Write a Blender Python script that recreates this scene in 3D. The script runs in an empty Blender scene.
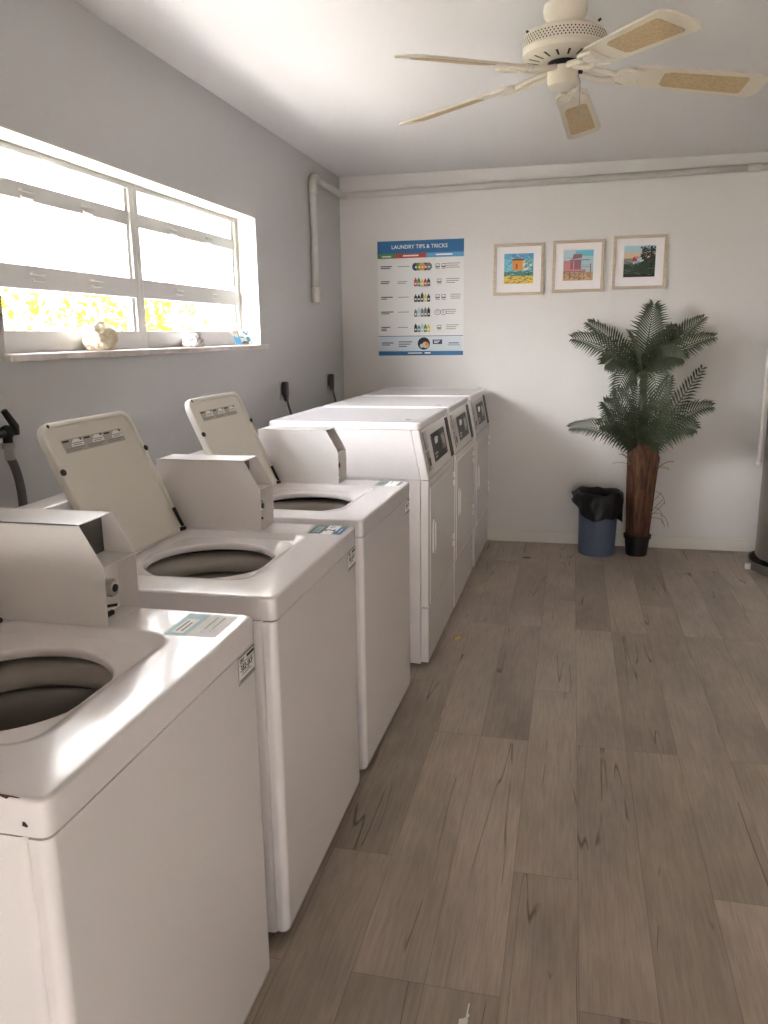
import bpy, bmesh, math, random
from mathutils import Vector, Matrix, noise
from math import pi, sin, cos, radians

scene = bpy.context.scene
COL = scene.collection
rnd = random.Random(7)

# ------------------------------------------------------------------ materials
def lin(c):
    return tuple(((x / 255.0) / 12.92 if x / 255.0 <= 0.04045 else ((x / 255.0 + 0.055) / 1.055) ** 2.4) for x in c)

def mat(name, rgb, rough=0.5, metal=0.0, spec=0.5, coat=0.0, coat_rough=0.05, bump=None, var=None):
    m = bpy.data.materials.new(name)
    m.use_nodes = True
    nt = m.node_tree
    b = nt.nodes['Principled BSDF']
    col = (*lin(rgb), 1)
    b.inputs['Base Color'].default_value = col
    b.inputs['Roughness'].default_value = rough
    b.inputs['Metallic'].default_value = metal
    b.inputs['Specular IOR Level'].default_value = spec
    b.inputs['Coat Weight'].default_value = coat
    b.inputs['Coat Roughness'].default_value = coat_rough
    tc = nt.nodes.new('ShaderNodeTexCoord')
    if bump:
        n = nt.nodes.new('ShaderNodeTexNoise')
        n.inputs['Scale'].default_value = bump[0]
        n.inputs['Detail'].default_value = 3
        bp = nt.nodes.new('ShaderNodeBump')
        bp.inputs['Strength'].default_value = bump[1]
        bp.inputs['Distance'].default_value = bump[2] if len(bump) > 2 else 0.002
        nt.links.new(tc.outputs['Object'], n.inputs['Vector'])
        nt.links.new(n.outputs['Fac'], bp.inputs['Height'])
        nt.links.new(bp.outputs['Normal'], b.inputs['Normal'])
    if var:
        n = nt.nodes.new('ShaderNodeTexNoise')
        n.inputs['Scale'].default_value = var[1]
        n.inputs['Detail'].default_value = 5
        r = nt.nodes.new('ShaderNodeValToRGB')
        r.color_ramp.elements[0].position = 0.35
        r.color_ramp.elements[1].position = 0.65
        r.color_ramp.elements[0].color = (*lin(var[0]), 1)
        r.color_ramp.elements[1].color = col
        src = tc.outputs['Object']
        if len(var) > 2:
            mp = nt.nodes.new('ShaderNodeMapping')
            mp.inputs['Scale'].default_value = var[2]
            nt.links.new(src, mp.inputs['Vector'])
            src = mp.outputs['Vector']
        nt.links.new(src, n.inputs['Vector'])
        nt.links.new(n.outputs['Fac'], r.inputs['Fac'])
        nt.links.new(r.outputs['Color'], b.inputs['Base Color'])
    return m

M = {}
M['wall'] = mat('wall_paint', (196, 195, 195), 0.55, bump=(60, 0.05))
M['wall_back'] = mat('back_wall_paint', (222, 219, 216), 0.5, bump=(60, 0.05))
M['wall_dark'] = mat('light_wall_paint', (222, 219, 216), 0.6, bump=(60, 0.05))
M['ceiling'] = mat('ceiling_paint', (226, 224, 223), 0.7, bump=(40, 0.08))
M['white_trim'] = mat('white_trim_paint', (226, 222, 214), 0.4)
M['reveal'] = mat('white_reveal_paint', (206, 204, 194), 0.6)
M['pipe'] = mat('painted_pipe', (205, 202, 195), 0.45)
M['enamel'] = mat('white_enamel', (230, 226, 225), 0.22, spec=0.5, coat=0.3, coat_rough=0.08)
M['enamel_side'] = mat('white_enamel_panel', (228, 224, 223), 0.3, spec=0.5)
M['deck'] = mat('glossy_white_deck', (230, 226, 226), 0.18, spec=0.4, coat=0.25, coat_rough=0.06, bump=(16, 0.05, 0.01))
M['lid'] = mat('cream_lid', (220, 216, 206), 0.3)
M['box'] = mat('white_sheet_metal', (236, 233, 231), 0.25, coat=0.2)
M['boxdark'] = mat('grey_sheet_metal', (84, 82, 79), 0.6, metal=0.0)
M['black'] = mat('black_plastic', (22, 21, 20), 0.45)
M['darkgap'] = mat('dark_gap', (40, 37, 34), 0.7)
M['ring'] = mat('tub_ring_plastic', (222, 216, 208), 0.4)
M['tub'] = mat('tub_liner', (158, 152, 146), 0.35)
M['basket'] = mat('dark_basket', (50, 48, 45), 0.35, metal=0.4)
M['chrome'] = mat('chrome', (205, 203, 198), 0.18, metal=1.0)
M['rust'] = mat('chipped_rust', (58, 38, 30), 0.8)
M['labelgrey'] = mat('label_grey', (176, 170, 160), 0.5)
M['panelblue'] = mat('pale_blue_panel', (212, 222, 228), 0.5)
M['card'] = mat('dark_card_panel', (46, 42, 39), 0.5, spec=0.25)
M['slotgrey'] = mat('grey_recess', (140, 134, 126), 0.4)
M['paper'] = mat('white_paper', (232, 232, 230), 0.5)
M['ink'] = mat('black_ink', (40, 38, 36), 0.6)
M['inkgrey'] = mat('grey_ink', (120, 120, 118), 0.6)
M['teal'] = mat('teal_ink', (104, 122, 116), 0.4)
M['blue'] = mat('blue_ink', (28, 104, 158), 0.45)
M['lblue'] = mat('light_blue_ink', (92, 160, 206), 0.45)
M['green'] = mat('green_ink', (84, 138, 58), 0.45)
M['red'] = mat('red_ink', (192, 66, 52), 0.45)
M['yellow'] = mat('yellow_ink', (222, 196, 70), 0.45)
M['orange'] = mat('orange_ink', (220, 150, 62), 0.45)
M['navy'] = mat('navy_ink', (48, 52, 96), 0.45)
M['white'] = mat('white_ink', (244, 244, 242), 0.5)
M['sky'] = mat('sky_paint', (112, 190, 206), 0.5)
M['palesky'] = mat('pale_sky_paint', (176, 206, 212), 0.5)
M['sea'] = mat('sea_green_paint', (72, 132, 124), 0.5)
M['pink'] = mat('pink_paint', (204, 138, 136), 0.5)
M['mauve'] = mat('mauve_paint', (150, 104, 116), 0.5)
M['sand'] = mat('sand_paint', (196, 164, 120), 0.5)
M['dgreen'] = mat('dark_green_paint', (52, 66, 46), 0.5)
M['brown'] = mat('brown_paint', (120, 80, 52), 0.5)
M['peach'] = mat('peach_paint', (222, 190, 164), 0.5)
M['frame_wood'] = mat('pale_wood', (202, 186, 164), 0.45, var=((188, 170, 148), 9, (1, 1, 12)))
M['mat_board'] = mat('mat_board', (240, 236, 236), 0.7)
M['fan'] = mat('cream_fan_enamel', (228, 221, 206), 0.3)
M['fan_blade'] = mat('cream_fan_blade', (222, 214, 198), 0.4)
M['cane'] = mat('tan_cane', (204, 180, 142), 0.6, var=((186, 160, 120), 120))
M['bin'] = mat('blue_grey_plastic', (88, 100, 124), 0.4)
M['bag'] = mat('black_bin_bag', (17, 18, 20), 0.42, bump=(30, 0.6, 0.01))
M['pot'] = mat('black_pot', (24, 23, 24), 0.5)
M['bark'] = mat('palm_bark', (112, 74, 50), 0.75, var=((62, 38, 26), 16, (3, 3, 0.5)), bump=(50, 0.5, 0.006))
M['fibre'] = mat('dry_fibre', (150, 122, 98), 0.8)
M['leaf'] = mat('palm_leaf', (76, 84, 60), 0.45, var=((48, 56, 38), 14))
M['rachis'] = mat('palm_rachis', (92, 108, 70), 0.5)
M['steel'] = mat('brushed_grey_steel', (138, 132, 122), 0.4, metal=0.55, var=((124, 118, 110), 3))
M['hose'] = mat('grey_hose', (92, 90, 88), 0.5)
M['hosefit'] = mat('pale_grey_fitting', (176, 172, 166), 0.4)
M['rock'] = mat('limestone', (224, 214, 192), 0.9, var=((190, 178, 150), 26), bump=(70, 0.6, 0.004))
M['coral'] = mat('white_coral', (226, 222, 216), 0.9, var=((150, 146, 142), 60), bump=(110, 0.8, 0.004))
M['marble'] = mat('marble_sill', (218, 210, 204), 0.3, var=((196, 184, 178), 14))
M['winframe'] = mat('window_aluminium', (196, 196, 193), 0.35)
M['winrail'] = mat('window_rail_white', (200, 199, 198), 0.35)
M['plug'] = mat('dark_grey_plug', (78, 74, 70), 0.5)
M['patio'] = mat('pale_concrete', (206, 200, 192), 0.9)
M['mulch'] = mat('dark_mulch', (78, 70, 60), 0.95)
M['grass'] = mat('grass', (150, 146, 120), 0.9, var=((120, 122, 96), 6))
M['twig'] = mat('twigs', (130, 110, 84), 0.9)

def thin_glass(name, kind):
    m = bpy.data.materials.new(name); m.use_nodes = True
    nt = m.node_tree; N = nt.nodes; L = nt.links
    N.remove(N['Principled BSDF']); out = N['Material Output']
    tr = N.new('ShaderNodeBsdfTransparent'); gl = N.new('ShaderNodeBsdfGlossy')
    gl.inputs['Roughness'].default_value = 0.02
    mx = N.new('ShaderNodeMixShader'); mx.inputs['Fac'].default_value = 0.05
    if kind == 'frosted':
        tl = N.new('ShaderNodeBsdfTranslucent'); tl.inputs['Color'].default_value = (0.80, 0.80, 0.79, 1)
        tr.inputs['Color'].default_value = (0.94, 0.94, 0.93, 1)
        m2 = N.new('ShaderNodeMixShader'); m2.inputs['Fac'].default_value = 0.25
        L.new(tr.outputs[0], m2.inputs[1]); L.new(tl.outputs[0], m2.inputs[2])
        L.new(m2.outputs[0], mx.inputs[1])
    else:
        L.new(tr.outputs[0], mx.inputs[1])
    L.new(gl.outputs[0], mx.inputs[2]); L.new(mx.outputs[0], out.inputs['Surface'])
    return m
M['glass'] = thin_glass('clear_pane', 'clear')
M['frosted'] = thin_glass('frosted_pane', 'frosted')

def leaf_outdoor(name, a, b):
    m = bpy.data.materials.new(name); m.use_nodes = True
    nt = m.node_tree; N = nt.nodes; L = nt.links
    N.remove(N['Principled BSDF']); out = N['Material Output']
    oi = N.new('ShaderNodeNewGeometry'); r = N.new('ShaderNodeValToRGB')
    r.color_ramp.elements[0].color = (*lin(a), 1); r.color_ramp.elements[1].color = (*lin(b), 1)
    L.new(oi.outputs['Random Per Island'], r.inputs['Fac'])
    d = N.new('ShaderNodeBsdfDiffuse'); t = N.new('ShaderNodeBsdfTranslucent')
    L.new(r.outputs['Color'], d.inputs['Color']); L.new(r.outputs['Color'], t.inputs['Color'])
    mx = N.new('ShaderNodeMixShader'); mx.inputs['Fac'].default_value = 0.45
    L.new(d.outputs[0], mx.inputs[1]); L.new(t.outputs[0], mx.inputs[2]); L.new(mx.outputs[0], out.inputs['Surface'])
    return m
M['hedge'] = leaf_outdoor('sunlit_leaves', (86, 92, 26), (128, 124, 40))

def floor_material():
    m = bpy.data.materials.new('wood_look_planks'); m.use_nodes = True
    nt = m.node_tree; N = nt.nodes; L = nt.links
    b = N['Principled BSDF']
    tc = N.new('ShaderNodeTexCoord')
    mp = N.new('ShaderNodeMapping'); mp.inputs['Rotation'].default_value = (0, 0, radians(90))
    mp.inputs['Location'].default_value = (0.35, 0.06, 0)
    L.new(tc.outputs['Object'], mp.inputs['Vector'])
    def brick(c1, c2, mortar, msize):
        t = N.new('ShaderNodeTexBrick'); t.offset = 0.37; t.offset_frequency = 3; t.squash = 1.0
        t.inputs['Scale'].default_value = 1.0
        t.inputs['Brick Width'].default_value = 1.22; t.inputs['Row Height'].default_value = 0.178
        t.inputs['Mortar Size'].default_value = msize; t.inputs['Mortar Smooth'].default_value = 0.0
        t.inputs['Bias'].default_value = 0.0
        t.inputs['Color1'].default_value = c1; t.inputs['Color2'].default_value = c2; t.inputs['Mortar'].default_value = mortar
        L.new(mp.outputs['Vector'], t.inputs['Vector'])
        return t
    rv = brick((0, 0, 0, 1), (1, 1, 1, 1), (0.2, 0.2, 0.2, 1), 0.0)     # random value per plank
    base = N.new('ShaderNodeValToRGB'); cr = base.color_ramp
    cr.elements[0].color = (*lin((162, 149, 136)), 1); cr.elements[1].color = (*lin((184, 170, 157)), 1)
    e = cr.elements.new(0.5); e.color = (*lin((173, 159, 146)), 1)
    L.new(rv.outputs['Color'], base.inputs['Fac'])
    # shift grain per plank
    sh = N.new('ShaderNodeVectorMath'); sh.operation = 'MULTIPLY_ADD'
    sh.inputs[1].default_value = (7.3, 3.1, 5.0)
    L.new(rv.outputs['Color'], sh.inputs[0]); L.new(tc.outputs['Object'], sh.inputs[2])
    def stretched(scale, sx, sy, detail, rough=0.6, dist=0.0):
        q = N.new('ShaderNodeMapping'); q.inputs['Scale'].default_value = (sx, sy, 1)
        L.new(sh.outputs[0], q.inputs['Vector'])
        n = N.new('ShaderNodeTexNoise'); n.inputs['Scale'].default_value = scale
        n.inputs['Detail'].default_value = detail; n.inputs['Roughness'].default_value = rough
        n.inputs['Distortion'].default_value = dist
        L.new(q.outputs[0], n.inputs['Vector'])
        return n
    def ramp(src, p0, c0, p1, c1):
        r = N.new('ShaderNodeValToRGB')
        r.color_ramp.elements[0].position = p0; r.color_ramp.elements[0].color = (c0, c0, c0, 1)
        r.color_ramp.elements[1].position = p1; r.color_ramp.elements[1].color = (c1, c1, c1, 1)
        L.new(src, r.inputs['Fac']); return r
    def mult(a, bb, fac=1.0):
        mx = N.new('ShaderNodeMix'); mx.data_type = 'RGBA'; mx.blend_type = 'MULTIPLY'
        mx.inputs['Factor'].default_value = fac
        L.new(a, mx.inputs['A']); L.new(bb, mx.inputs['B']); return mx.outputs['Result']
    blotch = stretched(3.0, 1.2, 0.5, 4)
    grain = stretched(14.0, 9.0, 0.5, 6, 0.65)
    c = mult(base.outputs['Color'], ramp(blotch.outputs['Fac'], 0.3, 0.74, 0.7, 1.14).outputs['Color'])
    c = mult(c, ramp(grain.outputs['Fac'], 0.35, 0.84, 0.62, 1.04).outputs['Color'])
    # long dark cracks: a thin contour of a stretched noise, only in places
    ck = stretched(2.4, 4.6, 0.2, 2, 0.35, 0.0)
    sb = N.new('ShaderNodeMath'); sb.operation = 'SUBTRACT'; sb.inputs[1].default_value = 0.5
    L.new(ck.outputs['Fac'], sb.inputs[0])
    ab = N.new('ShaderNodeMath'); ab.operation = 'ABSOLUTE'; L.new(sb.outputs[0], ab.inputs[0])
    crk = ramp(ab.outputs[0], 0.0, 0.0, 0.007, 1.0)
    msk = stretched(2.6, 1.8, 0.9, 2)
    mr = ramp(msk.outputs['Fac'], 0.52, 1.0, 0.57, 0.0)
    mxs = N.new('ShaderNodeMath'); mxs.operation = 'MAXIMUM'
    L.new(crk.outputs['Color'], mxs.inputs[0]); L.new(mr.outputs['Color'], mxs.inputs[1])
    cr2 = ramp(mxs.outputs[0], 0.0, 0.32, 1.0, 1.0)
    c = mult(c, cr2.outputs['Color'])
    seam = brick((1, 1, 1, 1), (1, 1, 1, 1), (0.74, 0.72, 0.70, 1), 0.0014)
    c = mult(c, seam.outputs['Color'])
    L.new(c, b.inputs['Base Color'])
    b.inputs['Roughness'].default_value = 0.42
    b.inputs['Specular IOR Level'].default_value = 0.35
    bp = N.new('ShaderNodeBump'); bp.inputs['Strength'].default_value = 0.12; bp.inputs['Distance'].default_value = 0.002
    L.new(grain.outputs['Fac'], bp.inputs['Height']); L.new(bp.outputs['Normal'], b.inputs['Normal'])
    return m
M['floor'] = floor_material()

# ------------------------------------------------------------------ mesh helpers
def link(name, bm, m, parent=None, smooth=False, auto=None):
    me = bpy.data.meshes.new(name)
    bmesh.ops.recalc_face_normals(bm, faces=bm.faces)
    bm.to_mesh(me); bm.free()
    mats = m if isinstance(m, (list, tuple)) else [m]
    for k in mats: me.materials.append(k)
    o = bpy.data.objects.new(name, me); COL.objects.link(o)
    if parent: o.parent = parent
    if smooth or auto:
        for p in me.polygons: p.use_smooth = True
        if auto:
            ang = radians(auto)
            b2 = bmesh.new(); b2.from_mesh(me)
            for e in b2.edges:
                if len(e.link_faces) == 2 and e.calc_face_angle(0) > ang: e.smooth = False
            b2.to_mesh(me); b2.free()
            wn = o.modifiers.new('weighted', 'WEIGHTED_NORMAL'); wn.keep_sharp = True; wn.weight = 100
    return o

def empty(name, loc=(0, 0, 0), rz=0.0):
    o = bpy.data.objects.new(name, None); COL.objects.link(o)
    o.location = loc; o.rotation_euler = (0, 0, rz); o.empty_display_size = 0.05
    return o

def tag(o, label, cat, group=None):
    o['label'] = label; o['category'] = cat
    if group: o['group'] = group
    return o

def struct(o):
    o['kind'] = 'structure'; return o

def copy_tree(o, parent=None):
    c = o.copy(); COL.objects.link(c)
    if parent: c.parent = parent
    for ch in list(o.children): copy_tree(ch, c)
    return c

def box(bm, x0, x1, y0, y1, z0, z1, bevel=0.0, seg=2):
    r = bmesh.ops.create_cube(bm, size=1.0)
    vs = r['verts']
    for v in vs:
        v.co = Vector(((x0 + x1) / 2 + v.co.x * (x1 - x0), (y0 + y1) / 2 + v.co.y * (y1 - y0), (z0 + z1) / 2 + v.co.z * (z1 - z0)))
    if bevel > 0:
        es = list({e for v in vs for e in v.link_edges})
        bmesh.ops.bevel(bm, geom=es, offset=bevel, segments=seg, affect='EDGES', profile=0.5)

def obox(name, dims, m, parent=None, bevel=0.0, seg=2):
    bm = bmesh.new(); box(bm, *dims, bevel=bevel, seg=seg)
    return link(name, bm, m, parent, auto=40 if bevel else None)

def loft(bm, loops, closed=True, cap0=False, cap1=False):
    rows = [[bm.verts.new(p) for p in lp] for lp in loops]
    n = len(rows[0])
    for a, b in zip(rows, rows[1:]):
        for i in range(n if closed else n - 1):
            j = (i + 1) % n
            try: bm.faces.new((a[i], a[j], b[j], b[i]))
            except ValueError: pass
    if cap0: bm.faces.new(list(reversed(rows[0])))
    if cap1: bm.faces.new(rows[-1])
    return rows

def lathe(bm, prof, c=(0, 0, 0), n=48, cap0=False, cap1=False):
    loops = [[(c[0] + r * cos(2 * pi * i / n), c[1] + r * sin(2 * pi * i / n), c[2] + z) for i in range(n)] for r, z in prof]
    return loft(bm, loops, True, cap0, cap1)

def tube(bm, pts, r, n=10, caps=True):
    pts = [Vector(p) for p in pts]
    rs = r if isinstance(r, (list, tuple)) else [r] * len(pts)
    loops = []; up = None
    for i, p in enumerate(pts):
        t = (pts[min(i + 1, len(pts) - 1)] - pts[max(i - 1, 0)]).normalized()
        if up is None:
            up = t.orthogonal().normalized()
        else:
            up = (up - t * up.dot(t))
            up = up.normalized() if up.length > 1e-6 else t.orthogonal().normalized()
        s = t.cross(up)
        loops.append([p + (up * cos(2 * pi * k / n) + s * sin(2 * pi * k / n)) * rs[i] for k in range(n)])
    loft(bm, loops, True, caps, caps)

def bez(a, b, c, n):
    a, b, c = Vector(a), Vector(b), Vector(c)
    return [a * (1 - t) ** 2 + b * 2 * t * (1 - t) + c * t * t for t in [i / n for i in range(n + 1)]]

def fillet_path(pts, r, n=6):
    pts = [Vector(p) for p in pts]; out = [pts[0]]
    for i in range(1, len(pts) - 1):
        a = (pts[i - 1] - pts[i]).normalized(); b = (pts[i + 1] - pts[i]).normalized()
        out += bez(pts[i] + a * r, pts[i], pts[i] + b * r, n)
    out.append(pts[-1]); return out

def warp(i, n):
    t = 2 * pi * (i + 0.5) / n          # more points near the corners
    return t + 0.22 * sin(4 * t)

def rr(cx, cy, hx, hy, r, z, n=96):
    """rounded rectangle sampled by angle: n points"""
    out = []
    for i in range(n):
        a = warp(i, n)
        dx, dy = cos(a), sin(a)
        # scale angle to the aspect so that corners get points
        dx, dy = dx * hx, dy * hy
        lo, hi = 0.0, 3.0
        for _ in range(30):
            t = (lo + hi) / 2
            px, py = abs(dx * t), abs(dy * t)
            qx, qy = max(px - (hx - r), 0), max(py - (hy - r), 0)
            ins = (px <= hx - r and py <= hy) or (py <= hy - r and px <= hx) or (qx * qx + qy * qy <= r * r)
            if ins: lo = t
            else: hi = t
        out.append((cx + dx * lo, cy + dy * lo, z))
    return out

def shapes(name, items, o, u, v, nrm, parent=None, step=0.0002):
    """flat printed shapes: items = (material, layer, [(a,b),...]) in the plane o + a*u + b*v"""
    o, u, v, nrm = Vector(o), Vector(u), Vector(v), Vector(nrm)
    me = bpy.data.meshes.new(name); mats = []; verts = []; faces = []; mi = []
    for m, layer, poly in items:
        if m not in mats: mats.append(m)
        k = len(verts)
        for a, b in poly: verts.append(o + u * a + v * b + nrm * (layer * step))
        faces.append(list(range(k, k + len(poly)))); mi.append(mats.index(m))
    me.from_pydata([tuple(p) for p in verts], [], faces)
    for m in mats: me.materials.append(M[m])
    for p, i in zip(me.polygons, mi): p.material_index = i
    ob = bpy.data.objects.new(name, me); COL.objects.link(ob)
    if parent: ob.parent = parent
    return ob

def R4(a0, b0, a1, b1): return [(a0, b0), (a1, b0), (a1, b1), (a0, b1)]
def disc(a, b, ra, rb=None, n=16): return [(a + ra * cos(2 * pi * i / n), b + (rb or ra) * sin(2 * pi * i / n)) for i in range(n)]

def text(name, s, size, m, o, u, v, parent=None, align='CENTER', space=1.0):
    cu = bpy.data.curves.new(name, 'FONT'); cu.body = s; cu.size = size
    cu.align_x = align; cu.align_y = 'CENTER'; cu.extrude = 0.0002; cu.offset = size * 0.012; cu.space_character = space
    t = bpy.data.objects.new(name + '_curve', cu); COL.objects.link(t)
    dg = bpy.context.evaluated_depsgraph_get()
    me = bpy.data.meshes.new_from_object(t.evaluated_get(dg))
    bpy.data.objects.remove(t); bpy.data.curves.remove(cu)
    u, v = Vector(u).normalized(), Vector(v).normalized(); w = u.cross(v)
    mt = Matrix((( u.x, v.x, w.x, o[0]), (u.y, v.y, w.y, o[1]), (u.z, v.z, w.z, o[2]), (0, 0, 0, 1)))
    me.transform(mt); me.materials.clear(); me.materials.append(M[m])
    me.name = name
    ob = bpy.data.objects.new(name, me); COL.objects.link(ob)
    if parent: ob.parent = parent
    return ob

# ------------------------------------------------------------------ room
D, H = 5.768, 2.591
XR, YF = 3.9, -1.9
WT = 0.2
WY0, WY1, WZ0, WZ1 = 2.105, 4.15, 1.435, 2.113      # window opening

obox('floor', (-WT, XR + WT, YF - WT, D + WT, -0.1, 0), M['floor']); struct(bpy.data.objects['floor'])
struct(obox('ceiling', (-WT, XR + WT, YF - WT, D + WT, H, H + 0.2), M['ceiling']))
bm = bmesh.new()
for a in ((-WT, 0, YF - WT, WY0, 0, H),
          (-WT, 0, WY0, WY1, 0, WZ0), (-WT, 0, WY0, WY1, WZ1, H), (-WT, 0, WY1, D + WT, 0, H)):
    box(bm, *a)
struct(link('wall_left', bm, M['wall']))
struct(obox('wall_back', (0, XR + WT, D, D + WT, 0, H), M['wall_back']))
struct(obox('wall_right', (XR, XR + WT, YF - WT, D, 0, H), M['wall_dark']))
bm = bmesh.new()
DX0, DX1, DZ = 1.2, 2.75, 0.36  # low opening added behind the camera to let in fill light
for a in ((0, DX0, YF - WT, YF, 0, H), (DX1, XR, YF - WT, YF, 0, H), (DX0, DX1, YF - WT, YF, DZ, H)): box(bm, *a)
struct(link('wall_front', bm, M['wall_dark']))
bm = bmesh.new(); box(bm, 0.0, XR, D - 0.014, D, 0, 0.086, 0.004)
struct(link('baseboard_back', bm, M['white_trim'], auto=40))

# white lining of the window recess and marble sill
bm = bmesh.new()
box(bm, -0.15, 0.0015, WY1 - 0.006, WY1, WZ0, WZ1)
box(bm, -0.15, 0.0015, WY0, WY0 + 0.006, WZ0, WZ1)
box(bm, -0.15, 0.0015, WY0, WY1, WZ1 - 0.006, WZ1)
struct(link('trim_1', bm, M['reveal']))
bm = bmesh.new(); box(bm, -0.16, 0.0, WY0 + 0.006, WY1 - 0.006, WZ0, WZ0 + 0.022); box(bm, 0.0, 0.028, WY0 - 0.01, WY1 + 0.055, WZ0, WZ0 + 0.022, 0.004)
struct(link('trim_2', bm, M['marble']))
SILL = WZ0 + 0.022

def window(idx, y0, y1, z0, z1):
    w = empty('window_%d' % idx, (-0.125, (y0 + y1) / 2, z0)); struct(w)
    hy, h = (y1 - y0) / 2, z1 - z0
    F = 0.032
    bm = bmesh.new()
    box(bm, -0.03, 0.02, -hy, -hy + F, 0, h, 0.003); box(bm, -0.03, 0.02, hy - F, hy, 0, h, 0.003)
    box(bm, -0.03, 0.02, -hy + F, hy - F, h - 0.022, h, 0.003); box(bm, -0.03, 0.022, -hy + F, hy - F, 0, 0.072, 0.003)
    link('window_frame', bm, M['winframe'], w, auto=40)
    a0, a1 = 1.945 - SILL, 2.0 - SILL
    b0, b1 = 1.662 - SILL, 1.738 - SILL
    for nm, p, q, dx in (('sash_rail', a0, a1, 0.012), ('sash_rail', b0, b1, 0.022)):
        bm = bmesh.new(); box(bm, -0.018, dx, -hy + F - 0.004, hy - F + 0.004, p, q, 0.003)
        rail = link(nm, bm, M['winrail'], w, auto=40)
        for s in (-0.35, 0.35):
            bm = bmesh.new(); box(bm, dx, dx + 0.012, s * hy - 0.035, s * hy + 0.035, q - 0.03, q - 0.022, 0.002); box(bm, dx, dx + 0.008, s * hy - 0.03, s * hy + 0.03, q - 0.05, q - 0.043, 0.002)
            link('latch', bm, M['winframe'], rail, auto=40)
    # slim stiles of each light
    for p, q in ((a1, h - 0.022), (b1, a0), (0.072, b0)):
        bm = bmesh.new()
        for s in (-1, 1):
            ya, yb = sorted((s * (hy - F), s * (hy - F - 0.02)))
            box(bm, -0.016, 0.008, ya, yb, p, q)
        link('sash_stile', bm, M['winframe'], w)
    bm = bmesh.new(); box(bm, -0.006, -0.002, -hy + F + 0.02, hy - F - 0.02, a1, h - 0.022); link('frosted_pane', bm, M['frosted'], w)
    bm = bmesh.new(); box(bm, -0.006, -0.002, -hy + F + 0.02, hy - F - 0.02, b1, a0); link('frosted_pane', bm, M['frosted'], w)
    bm = bmesh.new(); box(bm, -0.006, -0.002, -hy + F + 0.02, hy - F - 0.02, 0.072, b0); link('clear_pane', bm, M['glass'], w)
    return w
MUL = 3.1
window(1, WY0 + 0.006, MUL, SILL, WZ1 - 0.006)
window(2, MUL, WY1 - 0.006, SILL, WZ1 - 0.006)


# ------------------------------------------------------------------ outside
struct(obox('ground', (-14, -WT, -8, 14, -0.3, -0.2), M['grass']))
struct(obox('path', (-2.9, -1.1, -8, 14, -0.2, -0.12), M['patio']))  # unseen pale ground added to bounce sunlight up to the ceiling
struct(obox('planting_bed', (-1.1, -WT, -8, 14, -0.2, -0.1), M['mulch']))  # unseen dark ground added to cut the bounce onto the near ceiling
struct(obox('patio', (-WT, 9, -10, YF - WT, -0.3, -0.1), M['patio']))  # unseen sunlit ground added to bounce light in through the low opening
bm = bmesh.new()
rh = random.Random(3)
for i in range(14000):
    y = rh.uniform(-3, 11); base = -3.2 + 0.35 * sin(y * 1.7)
    hgt = 2.15 + 0.3 * sin(y * 1.1) + 0.2 * sin(y * 3.7)
    z = rh.uniform(-0.2, hgt); x = base - rh.random() ** 1.5 * 1.2
    c = Vector((x, y, z)); a = Vector((rh.gauss(0, 1), rh.gauss(0, 1), rh.gauss(0, 1))).normalized()
    b = a.orthogonal().normalized(); L = rh.uniform(0.03, 0.075)
    vs = [bm.verts.new(c + a * L), bm.verts.new(c + b * L * 0.42), bm.verts.new(c - a * L), bm.verts.new(c - b * L * 0.42)]
    bm.faces.new(vs)
hd = link('hedge_leaves', bm, M['hedge']); hd['kind'] = 'stuff'
tag(hd, 'sunlit yellow-green leaves of the hedge seen through the clear window panes', 'foliage')

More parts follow.
